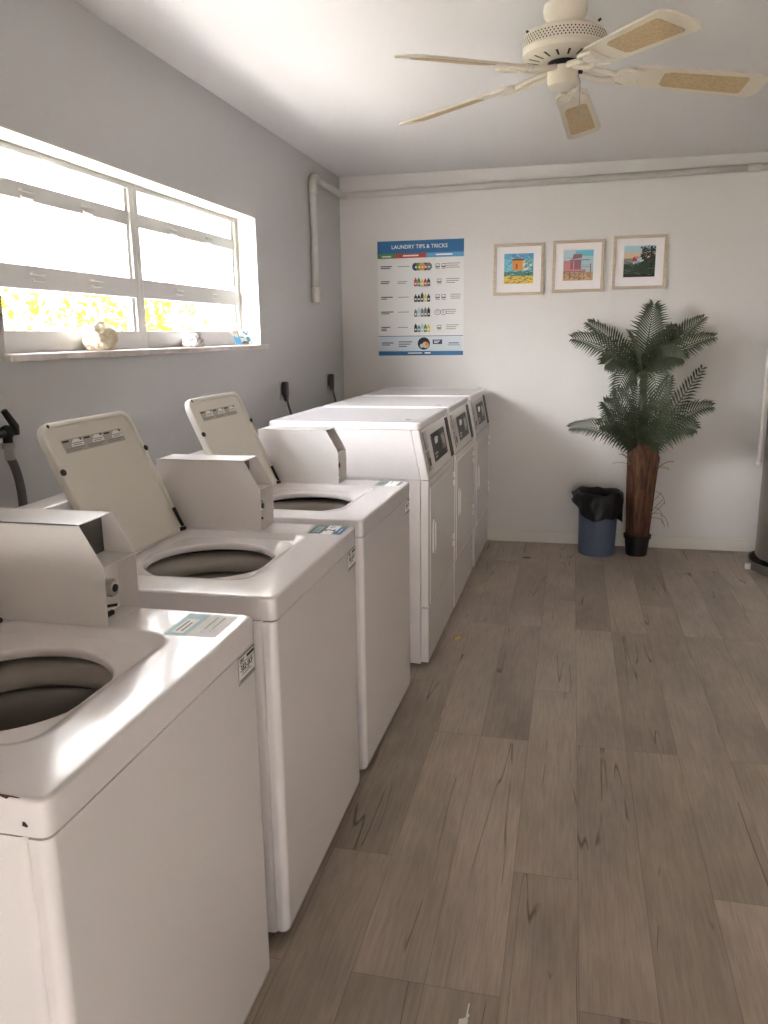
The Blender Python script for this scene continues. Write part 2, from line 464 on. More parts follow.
# ------------------------------------------------------------------ washers
TOP = 0.918
def make_washer(loc, rz, lift, box_y):
    w = empty('washing_machine', (loc[0], loc[1], 0), rz)
    l = lift
    HX, HY = 0.345, 0.357
    def up(lp): return [(x, y, z + l) for x, y, z in lp]
    bm = bmesh.new()
    for x0, x1, f in ((-0.34, 0.316, 1),):
        loft(bm, [up(rr(-0.0145, 0, 0.3255, HY - 0.004, 0.012, 0.022)), up(rr(-0.0145, 0, 0.3255, HY - 0.001, 0.012, 0.03)), up(rr(-0.0145, 0, 0.3255, HY - 0.001, 0.012, 0.859))], True, True, False)
    link('cabinet', bm, M['enamel_side'], w, auto=40)
    bm = bmesh.new()
    def fp(z, d=0.0):
        pts = [(0.3135, -HY + 0.001 + d)]
        r = 0.017
        for k in range(9):
            a = -pi / 2 + (pi / 2) * k / 8; pts.append((HX - d - r + r * cos(a), -HY + r + d + r * sin(a)))
        for k in range(9):
            a = (pi / 2) * k / 8; pts.append((HX - d - r + r * cos(a), HY - r - d + r * sin(a)))
        pts.append((0.3135, HY - 0.001 - d))
        return [(x, y, z + l) for x, y in pts]
    loft(bm, [fp(0.022, 0.012), fp(0.026, 0.006), fp(0.036, 0.001), fp(0.05), fp(0.858)], True, True, True)
    link('front_panel', bm, M['enamel'], w, auto=40)
    for sx in (-0.28, 0.27):
        for sy in (-0.28, 0.28):
            bm = bmesh.new(); lathe(bm, [(0.02, 0), (0.02, 0.012), (0.008, 0.012), (0.008, 0.03 + l)], (sx, sy, 0), 16, True, True)
            link('foot', bm, M['black'], w)
    # top deck with a dished lid seat and the round opening
    T = TOP
    dcx, dcy, dhx, dhy = 0.03, -0.01, 0.195, 0.222
    ocx, ocy, orad = 0.032, -0.025, 0.178
    bm = bmesh.new()
    def circ(r, z, sx=1.0):
        n = 96; return up([(ocx + r * sx * cos(warp(i, n)), ocy + r * sin(warp(i, n)), z) for i in range(n)])
    L = [up(rr(0, 0, HX - 0.004, HY - 0.004, 0.016, 0.8605)), up(rr(0, 0, HX + 0.001, HY, 0.016, 0.862)), up(rr(0, 0, HX + 0.001, HY, 0.016, T - 0.007))]
    for k in range(1, 6):
        a = pi / 2 * k / 5
        ins = 0.007 * (1 - cos(a)); L.append(up(rr(0, 0, HX + 0.001 - ins, HY - ins, 0.016, T - 0.007 + 0.007 * sin(a))))
        if k == 5: L.append(up(rr(0, 0, HX - 0.012, HY - 0.013, 0.015, T)))
    L += [up(rr(dcx, dcy, dhx + 0.02, dhy + 0.02, 0.07, T)), up(rr(dcx, dcy, dhx + 0.006, dhy + 0.006, 0.06, T - 0.002)),
          up(rr(dcx, dcy, dhx - 0.01, dhy - 0.01, 0.055, T - 0.014)), up(rr(dcx, dcy, dhx - 0.02, dhy - 0.02, 0.055, T - 0.016))]
    L += [circ(orad + 0.004, T - 0.018), circ(orad, T - 0.02), circ(orad - 0.003, T - 0.027), circ(orad - 0.003, T - 0.036), circ(orad + 0.004, T - 0.04)]
    loft(bm, L)
    link('top_deck', bm, M['deck'], w, auto=50)
    # tub seen through the opening
    bm = bmesh.new()
    lathe(bm, [(0.235, T - 0.058), (0.215, T - 0.060), (0.205, T - 0.066), (0.2, T - 0.08), (0.198, T - 0.108), (0.206, T - 0.116), (0.235, T - 0.118)], (ocx, ocy, l), 64)
    link('tub_ring', bm, M['ring'], w, smooth=True)
    bm = bmesh.new(); lathe(bm, [(0.205, T - 0.040), (0.238, T - 0.041), (0.238, T - 0.060)], (ocx, ocy, l), 64); link('tub_gasket', bm, M['black'], w, smooth=True)  # black ring paints in the shaded gap under the deck lip
    bm = bmesh.new()
    lathe(bm, [(0.228, T - 0.118), (0.228, T - 0.126), (0.218, T - 0.13), (0.214, T - 0.16), (0.214, T - 0.2), (0.222, T - 0.205)], (ocx, ocy, l), 64)
    link('tub_liner', bm, M['tub'], w, smooth=True)
    bm = bmesh.new()
    lathe(bm, [(0.222, T - 0.205), (0.216, T - 0.215), (0.216, T - 0.55), (0.19, T - 0.58), (0.06, T - 0.57), (0.05, T - 0.5), (0.02, T - 0.46)], (ocx, ocy, l), 64, False, True)
    link('basket', bm, M['basket'], w, auto=60)
    # rear control console
    bm = bmesh.new(); box(bm, -0.345, -0.262, -HY + 0.006, HY - 0.002, T + l, 1.095 + l, 0.008)
    link('console', bm, M['enamel'], w, auto=40)
    # coin box: open-fronted sheet-metal case
    y0, y1, t = box_y, 0.354, 0.0025
    zb, zk, zt = T + l + 0.0005, 1.045 + l, 1.133 + l
    xb, xs, xk, xf = -0.262, -0.185, 0.0755 , 0.0275
    prof = [(xb, zb), (xk, zb), (xk + 0.002, zk), (xf, zt), (xb, zt)]
    bm = bmesh.new()
    for ya in (y0, y1 - t):
        a = [bm.verts.new((x, ya, z)) for x, z in prof]; b = [bm.verts.new((x, ya + t, z)) for x, z in prof]
        bm.faces.new(a); bm.faces.new(b)
        for i in range(5): bm.faces.new((a[i], a[(i + 1) % 5], b[(i + 1) % 5], b[i]))
    box(bm, xs + 0.001, xf, y0, y1, zt - t, zt)                       # top sheet
    box(bm, xb, xs - 0.001, y0, y1, zt - t - 0.001, zt - 0.001)
    box(bm, 0.0, xk, y0 + t, y1 - t, zk - t, zk)                    # shelf
    box(bm, 0.0, xk, y0 + t, y1 - t, zb, zb + t)                      # floor of the case
    box(bm, xb, xb + t, y0 + t, y1 - t, zb, zt - t)
    link('coin_box', bm, M['box'], w)
    bm = bmesh.new(); box(bm, 0.0, 0.002, y0 + t, y1 - t, zk, zt - t)
    box(bm, 0.004, 0.007, y0 + 0.008, y0 + 0.012, zk, zt - 0.02)
    link('coin_slide_recess', bm, M['boxdark'], w)
    bm = bmesh.new(); box(bm, 0.028, 0.03, y0 + t, y1 - t, zb + t, zk - t)
    link('vault_door', bm, M['box'], w)
    yl, zl = (y0 + y1) / 2 - 0.012, zb + 0.068
    bm = bmesh.new()
    n = 24
    loft(bm, [[(0.02, yl + r * cos(2 * pi * i / n), zl + r * sin(2 * pi * i / n)) for i in range(n)] if k == 0 else [(x, yl + r * cos(2 * pi * i / n), zl + r * sin(2 * pi * i / n)) for i in range(n)]
              for k, (x, r) in enumerate([(0.03, 0.02), (0.06, 0.02), (0.066, 0.017), (0.067, 0.011)])], True, False, True)
    lk = link('lock', bm, M['chrome'], w, auto=40)
    bm = bmesh.new()
    loft(bm, [[(x, yl + r * cos(2 * pi * i / n), zl + r * sin(2 * pi * i / n)) for i in range(n)] for x, r in [(0.0665, 0.009), (0.0685, 0.0085)]], True, False, True)
    link('keyhole', bm, M['black'], lk)
    bm = bmesh.new(); tube(bm, [(0.02, yl - 0.012, zb + 0.03), (0.05, yl - 0.005, zb + 0.028), (0.06, yl + 0.012, zb + 0.026)], 0.0035, 8)
    tube(bm, [(0.045, yl - 0.01, zb + 0.008), (0.045, yl + 0.016, zb + 0.007)], 0.006, 10)
    link('latch', bm, M['black'], w)
    # lid, open and leaning back
    lid = empty('lid'); lid.parent = w
    lid.location = (-0.16, -0.005, T + l + 0.004); lid.rotation_euler = (0, -radians(24.4), 0)
    # lid local: x = out of the underside, y = along hinge, z = up the lid
    def lr(hy_, z0, z1, r, x):
        cz, hz = (z0 + z1) / 2, (z1 - z0) / 2
        return [(x, a, b) for a, b, _ in rr(0, cz, hy_, hz, r, 0)]
    bm = bmesh.new()
    A = 0.213
    loft(bm, [lr(A - 0.006, 0.006, 0.397, 0.04, -0.024), lr(A - 0.001, 0.001, 0.402, 0.04, -0.019), lr(A, 0, 0.403, 0.04, -0.012), lr(A, 0, 0.403, 0.04, -0.002),
              lr(A - 0.002, 0.002, 0.401, 0.04, 0.001), lr(A - 0.006, 0.004, 0.397, 0.038, 0.002), lr(A - 0.012, 0.006, 0.391, 0.034, 0.001), lr(A - 0.016, 0.008, 0.387, 0.03, -0.006)], True, True, True)
    link('lid_panel', bm, M['lid'], lid, auto=50)
    for yy, zz in ((-A + 0.006, 0.268), (A - 0.003, 0.275)):
        bm = bmesh.new()
        n = 16
        loft(bm, [[(x, yy + r * cos(2 * pi * i / n), zz + r * sin(2 * pi * i / n)) for i in range(n)] for x, r in [(-0.001, 0.009), (0.004, 0.009), (0.007, 0.006)]], True, False, True)
        link('rubber_bumper', bm, M['black'], lid, smooth=True)
    bm = bmesh.new(); tube(bm, [(0.004, A - 0.012, 0.012), (0.004, A - 0.014, 0.075)], 0.0055, 8); tube(bm, [(0.003, A - 0.03, 0.006), (0.003, A - 0.006, 0.004)], 0.006, 8)
    link('hinge', bm, M['darkgap'], lid)
    bm = bmesh.new(); tube(bm, [(0.002, -A + 0.032, 0.393), (0.004, -A + 0.032, 0.393)], 0.005, 8); link('lid_hole', bm, M['black'], lid)
    it = [('labelgrey', 0, R4(-0.15, 0.314, 0.14, 0.352))]
    for k in range(3):
        a = -0.147 + k * 0.097
        it += [('ink', 1, R4(a + 0.002, 0.344, a + 0.03, 0.349)), ('paper', 1, [(a + 0.034, 0.334), (a + 0.046, 0.346), (a + 0.056, 0.35), (a + 0.09, 0.346), (a + 0.09, 0.329), (a + 0.034, 0.329)]),
               ('ink', 2, disc(a + 0.082, 0.347, 0.004)), ('inkgrey', 2, R4(a + 0.04, 0.337, a + 0.086, 0.339)), ('inkgrey', 2, R4(a + 0.04, 0.332, a + 0.08, 0.334)),
               ('inkgrey', 1, R4(a + 0.004, 0.324, a + 0.088, 0.326)), ('inkgrey', 1, R4(a + 0.004, 0.319, a + 0.07, 0.321))]
    shapes('lid_label', it, (-0.0055, 0, 0), (0, 1, 0), (0, 0, 1), (1, 0, 0), lid)
    return w

def deck_sticker(w, l, words, style):
    zz = TOP + l + 0.0004
    x0, x1, y0, y1 = 0.225, 0.33, 0.236, 0.344
    if style == 'bold':
        it = [('paper', 0, R4(x0, y0, x1, y1)), ('teal', 1, R4(x0, y0, x0 + 0.042, y1)), ('palesky', 2, R4(x0 + 0.01, y0 + 0.02, x0 + 0.03, y1 - 0.02)),
              ('inkgrey', 3, R4(x0 + 0.014, y0 + 0.026, x0 + 0.017, y1 - 0.03)), ('inkgrey', 3, R4(x0 + 0.021, y0 + 0.026, x0 + 0.024, y1 - 0.024)),
              ('inkgrey', 1, R4(x0 + 0.05, y0 + 0.075, x0 + 0.054, y1 - 0.006)), ('inkgrey', 1, R4(x0 + 0.059, y0 + 0.075, x0 + 0.062, y1 - 0.006)),
              ('blue', 1, R4(x1 - 0.024, y0, x1, y1)), ('teal', 2, R4(x1 - 0.024, y1 - 0.03, x1, y1)), ('paper', 3, R4(x1 - 0.014, y0 + 0.02, x1 - 0.011, y1 - 0.035)),
              ('teal', 2, R4(x1 - 0.03, y0, x1 - 0.024, y0 + 0.04))]
    elif style == 'pale':  # same sticker, window reflection painted in as washed-out colours
        it = [('paper', 0, R4(x0 - 0.02, y0 - 0.02, x1 - 0.012, y1 - 0.004)), ('palesky', 1, R4(x0 - 0.02, y0 - 0.02, x0 + 0.03, y1 - 0.004)), ('white', 2, R4(x0 - 0.008, y0 - 0.01, x0 + 0.02, y0 + 0.07)),
              ('teal', 3, R4(x0 - 0.002, y0, x0 + 0.002, y0 + 0.06)), ('teal', 3, R4(x0 + 0.009, y0, x0 + 0.013, y0 + 0.05)),
              ('teal', 1, R4(x0 + 0.05, y0, x0 + 0.054, y0 + 0.09)), ('teal', 1, R4(x0 + 0.066, y0 + 0.01, x0 + 0.07, y0 + 0.09))]
    else:
        it = [('paper', 0, R4(x0, y0, x1, y1)), ('teal', 1, R4(x0, y0, x0 + 0.042, y1)), ('inkgrey', 2, R4(x0 + 0.012, y0 + 0.02, x0 + 0.028, y1 - 0.04)),
              ('inkgrey', 1, R4(x0 + 0.054, y0 + 0.05, x0 + 0.058, y1 - 0.01)), ('inkgrey', 1, R4(x1 - 0.02, y0 + 0.01, x1 - 0.002, y1 - 0.004))]
    s = shapes('deck_sticker', it, (0, 0, zz), (1, 0, 0), (0, 1, 0), (0, 0, 1), w)
    s['label'] = 'printed instruction sticker'
    if words:
        text('sticker_number', words, 0.045, 'ink', (x0 + 0.062, y0 + 0.045, zz + 0.0012), (0, 1, 0), (-1, 0, 0), s)

def side_label(w, l, code):
    xx = 0.345 + 0.0006
    y0, y1, z0, z1 = 0.258, 0.346, 0.797 + l, 0.857 + l
    it = [('ink', 0, R4(y0, z0, y1, z1)), ('paper', 1, R4(y0 + 0.002, z0 + 0.002, y1 - 0.002, z1 - 0.0025)), ('ink', 2, R4(y0 + 0.045, z1 - 0.013, y1 - 0.004, z1 - 0.006)),
          ('inkgrey', 2, R4(y0 + 0.004, z1 - 0.018, y1 - 0.006, z1 - 0.0165)), ('inkgrey', 2, R4(y0 + 0.018, z0 + 0.017, y1 - 0.02, z0 + 0.019)), ('inkgrey', 2, R4(y0 + 0.005, z0 + 0.003, y1 - 0.004, z0 + 0.010)),
          ('inkgrey', 2, R4(y0 + 0.018, z0 + 0.022, y1 - 0.03, z0 + 0.0235))]
    s = shapes('side_label', it, (xx, 0, 0), (0, 1, 0), (0, 0, 1), (1, 0, 0), w)
    s['label'] = 'black and white printed side label'
    text('label_heading', 'DRY', 0.012, 'ink', (xx + 0.0006, y0 + 0.02, z1 - 0.0105), (0, 1, 0), (0, 0, 1), s)
    text('label_code', code, 0.019, 'ink', (xx + 0.0006, y0 + 0.043, z0 + 0.032), (0, 1, 0), (0, 0, 1), s, space=1.05)

w1 = make_washer((0.662, 1.153), 0, 0.0, 0.228)
tag(w1, 'nearest white top-loading washing machine, chipped front corner and light glare on its deck', 'washing machine', 'row of top-loading washers')
deck_sticker(w1, 0.0, '', 'pale'); side_label(w1, 0.0, '382-JKF')
# chips of missing enamel on the near corner
xc = 0.345
bm = bmesh.new()
def chip(bm, pts):
    vs = [bm.verts.new(p) for p in pts]; bm.faces.new(vs)
yn = -0.357
chip(bm, [(xc - 0.07, yn - 0.0008, 0.922), (xc - 0.045, yn - 0.0008, 0.921), (xc - 0.034, yn - 0.0008, 0.9195), (xc - 0.036, yn - 0.0008, 0.918), (xc - 0.05, yn - 0.0008, 0.9185), (xc - 0.055, yn - 0.0008, 0.915), (xc - 0.062, yn - 0.0008, 0.917)])
link('enamel_chip', bm, M['rust'], w1)
bm = bmesh.new()
chip(bm, [(xc - 0.035, yn - 0.0009, 0.885), (xc - 0.031, yn - 0.0009, 0.8845), (xc - 0.027, yn - 0.0009, 0.879), (xc - 0.029, yn - 0.0009, 0.8765), (xc - 0.036, yn - 0.0009, 0.878)])
link('enamel_chip', bm, M['rust'], w1)
w2 = make_washer((0.664, 1.98), 0, 0.0, 0.246)
tag(w2, 'white top-loading washing machine in the middle, number 2 sticker on its deck', 'washing machine', 'row of top-loading washers')
deck_sticker(w2, 0, '2', 'bold'); side_label(w2, 0, '382-JKF')
w3 = make_washer((0.673, 2.776), radians(-1.2), 0.0, 0.25)
tag(w3, 'white top-loading washing machine farthest from the camera, standing beside the dryers', 'washing machine', 'row of top-loading washers')
deck_sticker(w3, 0, '', 'plain'); side_label(w3, 0, '382-JKF')

# ------------------------------------------------------------------ dryers
def make_dryer():
    d = empty('clothes_dryer')
    W = 0.735
    XB, XF = -0.735, 0.0
    ZT, ZK, ZC, ZL = 1.13, 0.88, 1.098, 0.293
    hx = XF - 0.043 * (ZC - ZK) / 0.22
    bm = bmesh.new()
    box(bm, XB, XF - 0.037, 0.001, W - 0.001, 0.02, ZK - 0.002, 0.003)
    link('cabinet', bm, M['enamel_side'], d, auto=40)
    def prism(bm, prof, y0, y1):
        a = [bm.verts.new((x, y0, z)) for x, z in prof]; b = [bm.verts.new((x, y1, z)) for x, z in prof]
        bm.faces.new(a); bm.faces.new(b); n = len(prof)
        for i in range(n): bm.faces.new((a[i], a[(i + 1) % n], b[(i + 1) % n], b[i]))
    bm = bmesh.new(); prism(bm, [(XB, ZK), (XF - 0.037, ZK), (hx - 0.037, ZC - 0.001), (XB, ZC - 0.001)], 0.001, W - 0.001)
    link('upper_side_panel', bm, M['enamel_side'], d)
    bm = bmesh.new(); prism(bm, [(XF - 0.0345, ZK), (XF, ZK), (hx, ZC - 0.001), (hx - 0.0345, ZC - 0.001)], 0, W)
    bmesh.ops.bevel(bm, geom=list(bm.edges), offset=0.003, segments=2, affect='EDGES')
    link('control_console', bm, M['enamel'], d, auto=40)
    bm = bmesh.new()
    cx, chx = (XB + hx + 0.004) / 2, (hx + 0.004 - XB) / 2
    lp = [rr(cx, W / 2, chx - 0.002, W / 2 - 0.002, 0.02, ZC), rr(cx, W / 2, chx, W / 2, 0.02, ZC + 0.002), rr(cx, W / 2, chx, W / 2, 0.02, ZT - 0.01)]
    for k in range(1, 5):
        a = pi / 2 * k / 4; ins = 0.01 * (1 - cos(a)); lp.append(rr(cx, W / 2, chx - ins, W / 2 - ins, 0.02, ZT - 0.01 + 0.01 * sin(a)))
    lp += [rr(cx, W / 2, chx - 0.035, W / 2 - 0.035, 0.03, ZT), rr(cx, W / 2, chx - 0.042, W / 2 - 0.042, 0.03, ZT - 0.003)]
    loft(bm, lp, True, True, True)
    link('top_panel', bm, M['deck'], d, auto=50)
    # front frame with a hole for the door, door and lower panel
    dy0, dy1, dz0, dz1 = 0.035, W - 0.055, ZL + 0.004, 0.845
    def slab(nm, y0, y1, z0, z1, m=None):
        bm = bmesh.new(); box(bm, XF - 0.0345, XF, y0, y1, z0, z1, 0.004, 3); return link(nm, bm, m or M['enamel'], d, auto=40)
    bm = bmesh.new(); 
    box(bm, XF - 0.0345, XF, 0, dy0, ZL + 0.002, ZK - 0.003, 0.003); box(bm, XF - 0.0345, XF, dy1, W, ZL + 0.002, ZK - 0.003, 0.003)
    box(bm, XF - 0.0345, XF - 0.0005, dy0 - 0.004, dy1 + 0.004, dz1, ZK - 0.003, 0.0)
    link('front_frame', bm, M['enamel'], d, auto=40)
    bm = bmesh.new(); box(bm, XF - 0.03, XF + 0.003, dy0 + 0.003, dy1 - 0.003, dz0 + 0.002, dz1 - 0.004, 0.005, 3)
    door = link('door', bm, M['enamel'], d, auto=40)
    bm = bmesh.new()
    n = 32
    hcy, hcz = dy0 + 0.085, 0.6
    def hl(hw, hh, x): return [(x, hcy + p[0], hcz + p[1]) for p in [(q[0], q[1]) for q in rr(0, 0, hw, hh, min(hw, hh) * 0.8, 0, n)]]
    loft(bm, [hl(0.036, 0.08, XF + 0.003), hl(0.034, 0.078, XF + 0.009), hl(0.026, 0.07, XF + 0.009), hl(0.02, 0.062, XF + 0.0035)], True, False, True)
    link('handle', bm, M['enamel'], door, auto=40)
    for hz in (0.79, 0.745, 0.46, 0.42):
        bm = bmesh.new(); tube(bm, [(XF + 0.004, dy1 - 0.002, hz - 0.012), (XF + 0.004, dy1 - 0.002, hz + 0.012)], 0.008, 10)
        link('hinge', bm, M['enamel_side'], door, smooth=False)
    slab('lower_panel', 0, W, 0.03, ZL - 0.002)
    for sx in (XB + 0.06, XF - 0.08):
        for sy in (0.06, W - 0.06):
            bm = bmesh.new(); lathe(bm, [(0.022, 0), (0.022, 0.012), (0.01, 0.012), (0.01, 0.03)], (sx, sy, 0), 16, True, True); link('foot', bm, M['black'], d)
    # control face, in slanted coordinates: s = height up the slope
    sl = Vector((-0.043, 0, 0.22)).normalized(); nn = Vector((0.22, 0, 0.043)).normalized()
    o = Vector((XF, 0, ZK)) + nn * 0.0006
    it = [('card', 1, [(0.215, 0.045), (0.575, 0.045), (0.575, 0.176), (0.215, 0.176)]),
          ('inkgrey', 2, R4(0.45, 0.075, 0.55, 0.15)), ('slotgrey', 3, R4(0.46, 0.095, 0.54, 0.14)), ('slotgrey', 2, R4(0.25, 0.075, 0.33, 0.085)), ('slotgrey', 2, R4(0.25, 0.06, 0.31, 0.068))]
    cp = shapes('control_card', it, o, (0, 1, 0), sl, nn, d)
    bm = bmesh.new()
    c = o + Vector((0, 0.325, 0)) + sl * 0.138
    box(bm, -0.004, 0.006, -0.026, 0.026, -0.016, 0.016, 0.003); bmesh.ops.translate(bm, verts=bm.verts, vec=c)
    link('push_button', bm, M['white'], cp)
    def slotpart(nm, y0, y1, s0, s1, m):
        bm = bmesh.new(); box(bm, -0.003, 0.004, y0, y1, 0, s1 - s0, 0.002)
        a = math.atan2(-0.043, 0.22)
        bmesh.ops.rotate(bm, cent=(0, 0, 0), matrix=Matrix.Rotation(a, 3, 'Y'), verts=bm.verts)
        bmesh.ops.translate(bm, verts=bm.verts, vec=Vector((XF, 0, ZK)) + sl * s0)
        return link(nm, bm, M[m], d, auto=40)
    p = slotpart('coin_slot', 0.055, 0.125, 0.125, 0.205, 'slotgrey'); p = slotpart('coin_return', 0.055, 0.125, 0.03, 0.115, 'slotgrey')
    shapes('coin_cup', [('ink', 0, R4(0.075, 0.05, 0.11, 0.085))], o + nn * 0.0045, (0, 1, 0), sl, nn, p)
    slotpart('instruction_strip', 0.645, 0.715, 0.008, 0.208, 'card')
    # sticker on the top near the front
    it = [('ink', 1, R4(-0.13, 0.12, -0.104, 0.155)), ('inkgrey', 1, R4(-0.1, 0.12, -0.085, 0.15)), ('ink', 1, R4(-0.075, 0.12, -0.056, 0.155))]
    shapes('top_sticker', it, (0, 0, ZT - 0.0025), (1, 0, 0), (0, 1, 0), (0, 0, 1), d)
    return d
d1 = make_dryer(); d2 = copy_tree(d1); d3 = copy_tree(d1)
yaw = -math.atan(0.012)
for d, x, y, z, lab in ((d1, 1.06, 3.365, 0, 'white front-loading dryer nearest the washers, first of three in the row'),
                        (d2, 1.071, 4.13, 0.008, 'white front-loading dryer in the middle of the three dryers'),
                        (d3, 1.085, 4.93, 0.0, 'white front-loading dryer standing against the back wall')):
    d.location = (x, y, 0); d.rotation_euler = (0, 0, yaw)
    tag(d, lab, 'dryer', 'row of dryers')

# ------------------------------------------------------------------ conduit pipe in the corner
cp = empty('wall_pipe', (0.03, 5.06, 1.72))
off = Vector((0.03, 5.06, 1.72))
def rel(pts): return [Vector(p) - off for p in pts]
bm = bmesh.new(); tube(bm, rel(fillet_path([(0.03, 5.06, 1.74), (0.03, 5.06, 2.468), (0.03, 5.738, 2.46), (XR, 5.738, 2.515)], 0.045)), 0.0225, 16)
link('pipe_run', bm, M['pipe'], cp, smooth=True)
bm = bmesh.new(); lathe(bm, [(0.0285, -0.01), (0.0285, 0.08), (0.023, 0.083)], (0, 0, 0), 20, True, True); link('end_coupling', bm, M['pipe'], cp, auto=40)
bm = bmesh.new(); tube(bm, rel(fillet_path([(0.03, 5.06, 2.37), (0.03, 5.06, 2.468), (0.03, 5.16, 2.467)], 0.045)), 0.0275, 16); link('elbow', bm, M['pipe'], cp, smooth=True)
bm = bmesh.new(); tube(bm, rel([(2.68, 5.738, 2.4964), (2.76, 5.738, 2.4977)]), 0.0255, 16); link('coupling', bm, M['pipe'], cp, auto=40)
tag(cp, 'painted pipe running along the top of the back wall and down the left corner', 'pipe')

# ------------------------------------------------------------------ poster
PX0, PX1, PZ0, PZ1 = 0.272, 0.89, 1.353, 2.146
po = empty('wall_poster', (PX0, D, PZ0))
bm = bmesh.new(); box(bm, 0, PX1 - PX0, -0.003, 0.0, 0, PZ1 - PZ0); link('sheet', bm, M['paper'], po)
Wp, Hp = PX1 - PX0, PZ1 - PZ0
it = []
def pr_(m, l, u0, v0, u1, v1): it.append((m, l, R4(u0 * Wp, (1 - v1) * Hp, u1 * Wp, (1 - v0) * Hp)))
pr_('blue', 1, 0, 0, 1, 0.108); pr_('green', 1, 0, 0.108, 0.21, 0.148); pr_('red', 1, 0.21, 0.108, 0.57, 0.148); pr_('lblue', 1, 0.57, 0.108, 1, 0.148)
pr_('navy', 2, 0.02, 0.015, 0.09, 0.095) if False else None
pr_('white', 2, 0.05, 0.126, 0.16, 0.137); pr_('white', 2, 0.3, 0.122, 0.48, 0.134); pr_('white', 2, 0.68, 0.12, 0.87, 0.132)
pr_('blue', 1, 0, 0.825, 1, 0.83); pr_('panelblue', 0.5, 0.01, 0.83, 0.99, 0.962); pr_('blue', 1, 0, 0.962, 1, 1.0); pr_('white', 2, 0.35, 0.975, 0.52, 0.983); pr_('white', 2, 0.55, 0.973, 0.62, 0.984)
rp = random.Random(5)
rows = [0.225, 0.355, 0.49, 0.62, 0.755]
pics = [['navy', 'green', 'orange', 'dgreen', 'inkgrey'], ['red', 'green', 'yellow', 'red', 'dgreen'], ['ink', 'ink', 'dgreen', 'yellow', 'ink'], ['inkgrey', 'palesky', 'inkgrey', 'inkgrey', 'ink'], ['ink', 'sea', 'palesky', 'green', 'yellow']]
for r, v in enumerate(rows):
    pr_('ink', 1, 0.035, v - 0.012, 0.035 + rp.uniform(0.1, 0.15), v - 0.004); pr_('ink', 1, 0.035, v + 0.004, 0.035 + rp.uniform(0.06, 0.13), v + 0.011)
    if r == 4: pr_('ink', 1, 0.035, v + 0.018, 0.1, v + 0.025)
    pr_('inkgrey', 1, 0.235, v - 0.008, 0.235 + rp.uniform(0.1, 0.15), v - 0.003)
    if r == 1: pr_('inkgrey', 1, 0.235, v + 0.006, 0.33, v + 0.011)
    # picture of bottles and jugs
    for k in range(5):
        a = 0.445 + k * 0.038
        hh = rp.uniform(0.025, 0.045)
        m = pics[r][k]
        if r == 0:
            it.append((m, 1 + k % 3, disc((a) * Wp, (1 - v) * Hp, 0.04 * Wp, 0.034 * Hp)))
            it.append(('paper', 4, disc((a + 0.005) * Wp, (1 - v - 0.004) * Hp, 0.012 * Wp, 0.008 * Hp)))
        else:
            it.append((m, 1, [((a - 0.017) * Wp, (1 - v - 0.038) * Hp), ((a + 0.017) * Wp, (1 - v - 0.038) * Hp), ((a + 0.017) * Wp, (1 - v + hh - 0.02) * Hp), ((a + 0.006) * Wp, (1 - v + hh - 0.008) * Hp), ((a + 0.006) * Wp, (1 - v + hh) * Hp), ((a - 0.006) * Wp, (1 - v + hh) * Hp), ((a - 0.006) * Wp, (1 - v + hh - 0.008) * Hp), ((a - 0.017) * Wp, (1 - v + hh - 0.02) * Hp)]))
            it.append(('paper', 2, R4((a - 0.009) * Wp, (1 - v - 0.022) * Hp, (a + 0.009) * Wp, (1 - v - 0.008) * Hp)))
    # small line icons
    for q in ((0.7, 0.77) if r in (0, 2, 3) else (0.72,)):
        if r == 3: it.append(('inkgrey', 1, disc(q * Wp, (1 - v) * Hp, 0.036 * Wp, 0.026 * Hp, 20))); it.append(('paper', 2, disc(q * Wp, (1 - v) * Hp, 0.03 * Wp, 0.0215 * Hp, 20))); pr_('inkgrey', 3, q - 0.015, v - 0.012, q + 0.015, v - 0.006); pr_('inkgrey', 3, q - 0.015, v + 0.002, q + 0.012, v + 0.006)
        else:
            pr_('inkgrey', 1, q - 0.025, v - 0.022, q + 0.025, v + 0.012); pr_('paper', 2, q - 0.02, v - 0.017, q + 0.02, v - 0.002); pr_('inkgrey', 1, q - 0.022, v + 0.02, q + 0.024, v + 0.024)
    for k in range(3):
        a = 0.8 if r != 2 else 0.85
        pr_('inkgrey', 1, a, v - 0.024 + k * 0.017, min(0.965, a + rp.uniform(0.09, 0.16)), v - 0.019 + k * 0.017)
v = 0.895
pr_('ink', 1, 0.04, v - 0.012, 0.18, v - 0.004); pr_('ink', 1, 0.04, v + 0.006, 0.14, v + 0.013)
for k in range(3): pr_('ink', 1, 0.24, v - 0.02 + k * 0.02, 0.24 + (0.16, 0.14, 0.1)[k], v - 0.013 + k * 0.02)
it.append(('ink', 1, disc(0.54 * Wp, (1 - v) * Hp, 0.072 * Wp, 0.055 * Hp, 28))); it.append(('peach', 2, disc(0.56 * Wp, (1 - v - 0.012) * Hp, 0.04 * Wp, 0.028 * Hp))); it.append(('orange', 3, disc(0.575 * Wp, (1 - v - 0.005) * Hp, 0.02 * Wp, 0.02 * Hp))); it.append(('palesky', 3, disc(0.515 * Wp, (1 - v - 0.02) * Hp, 0.022 * Wp, 0.018 * Hp)))
pr_('navy', 1, 0.645, v - 0.034, 0.755, v + 0.006); pr_('white', 2, 0.66, v - 0.024, 0.73, v - 0.017); pr_('white', 2, 0.66, v - 0.01, 0.71, v - 0.004)
pr_('inkgrey', 1, 0.83, v - 0.008, 0.95, v + 0.002); pr_('blue', 1, 0.82, v + 0.012, 0.965, v + 0.017)
shapes('print', it, (0, -0.0031, 0), (1, 0, 0), (0, 0, 1), (0, -1, 0), po, 0.00015)
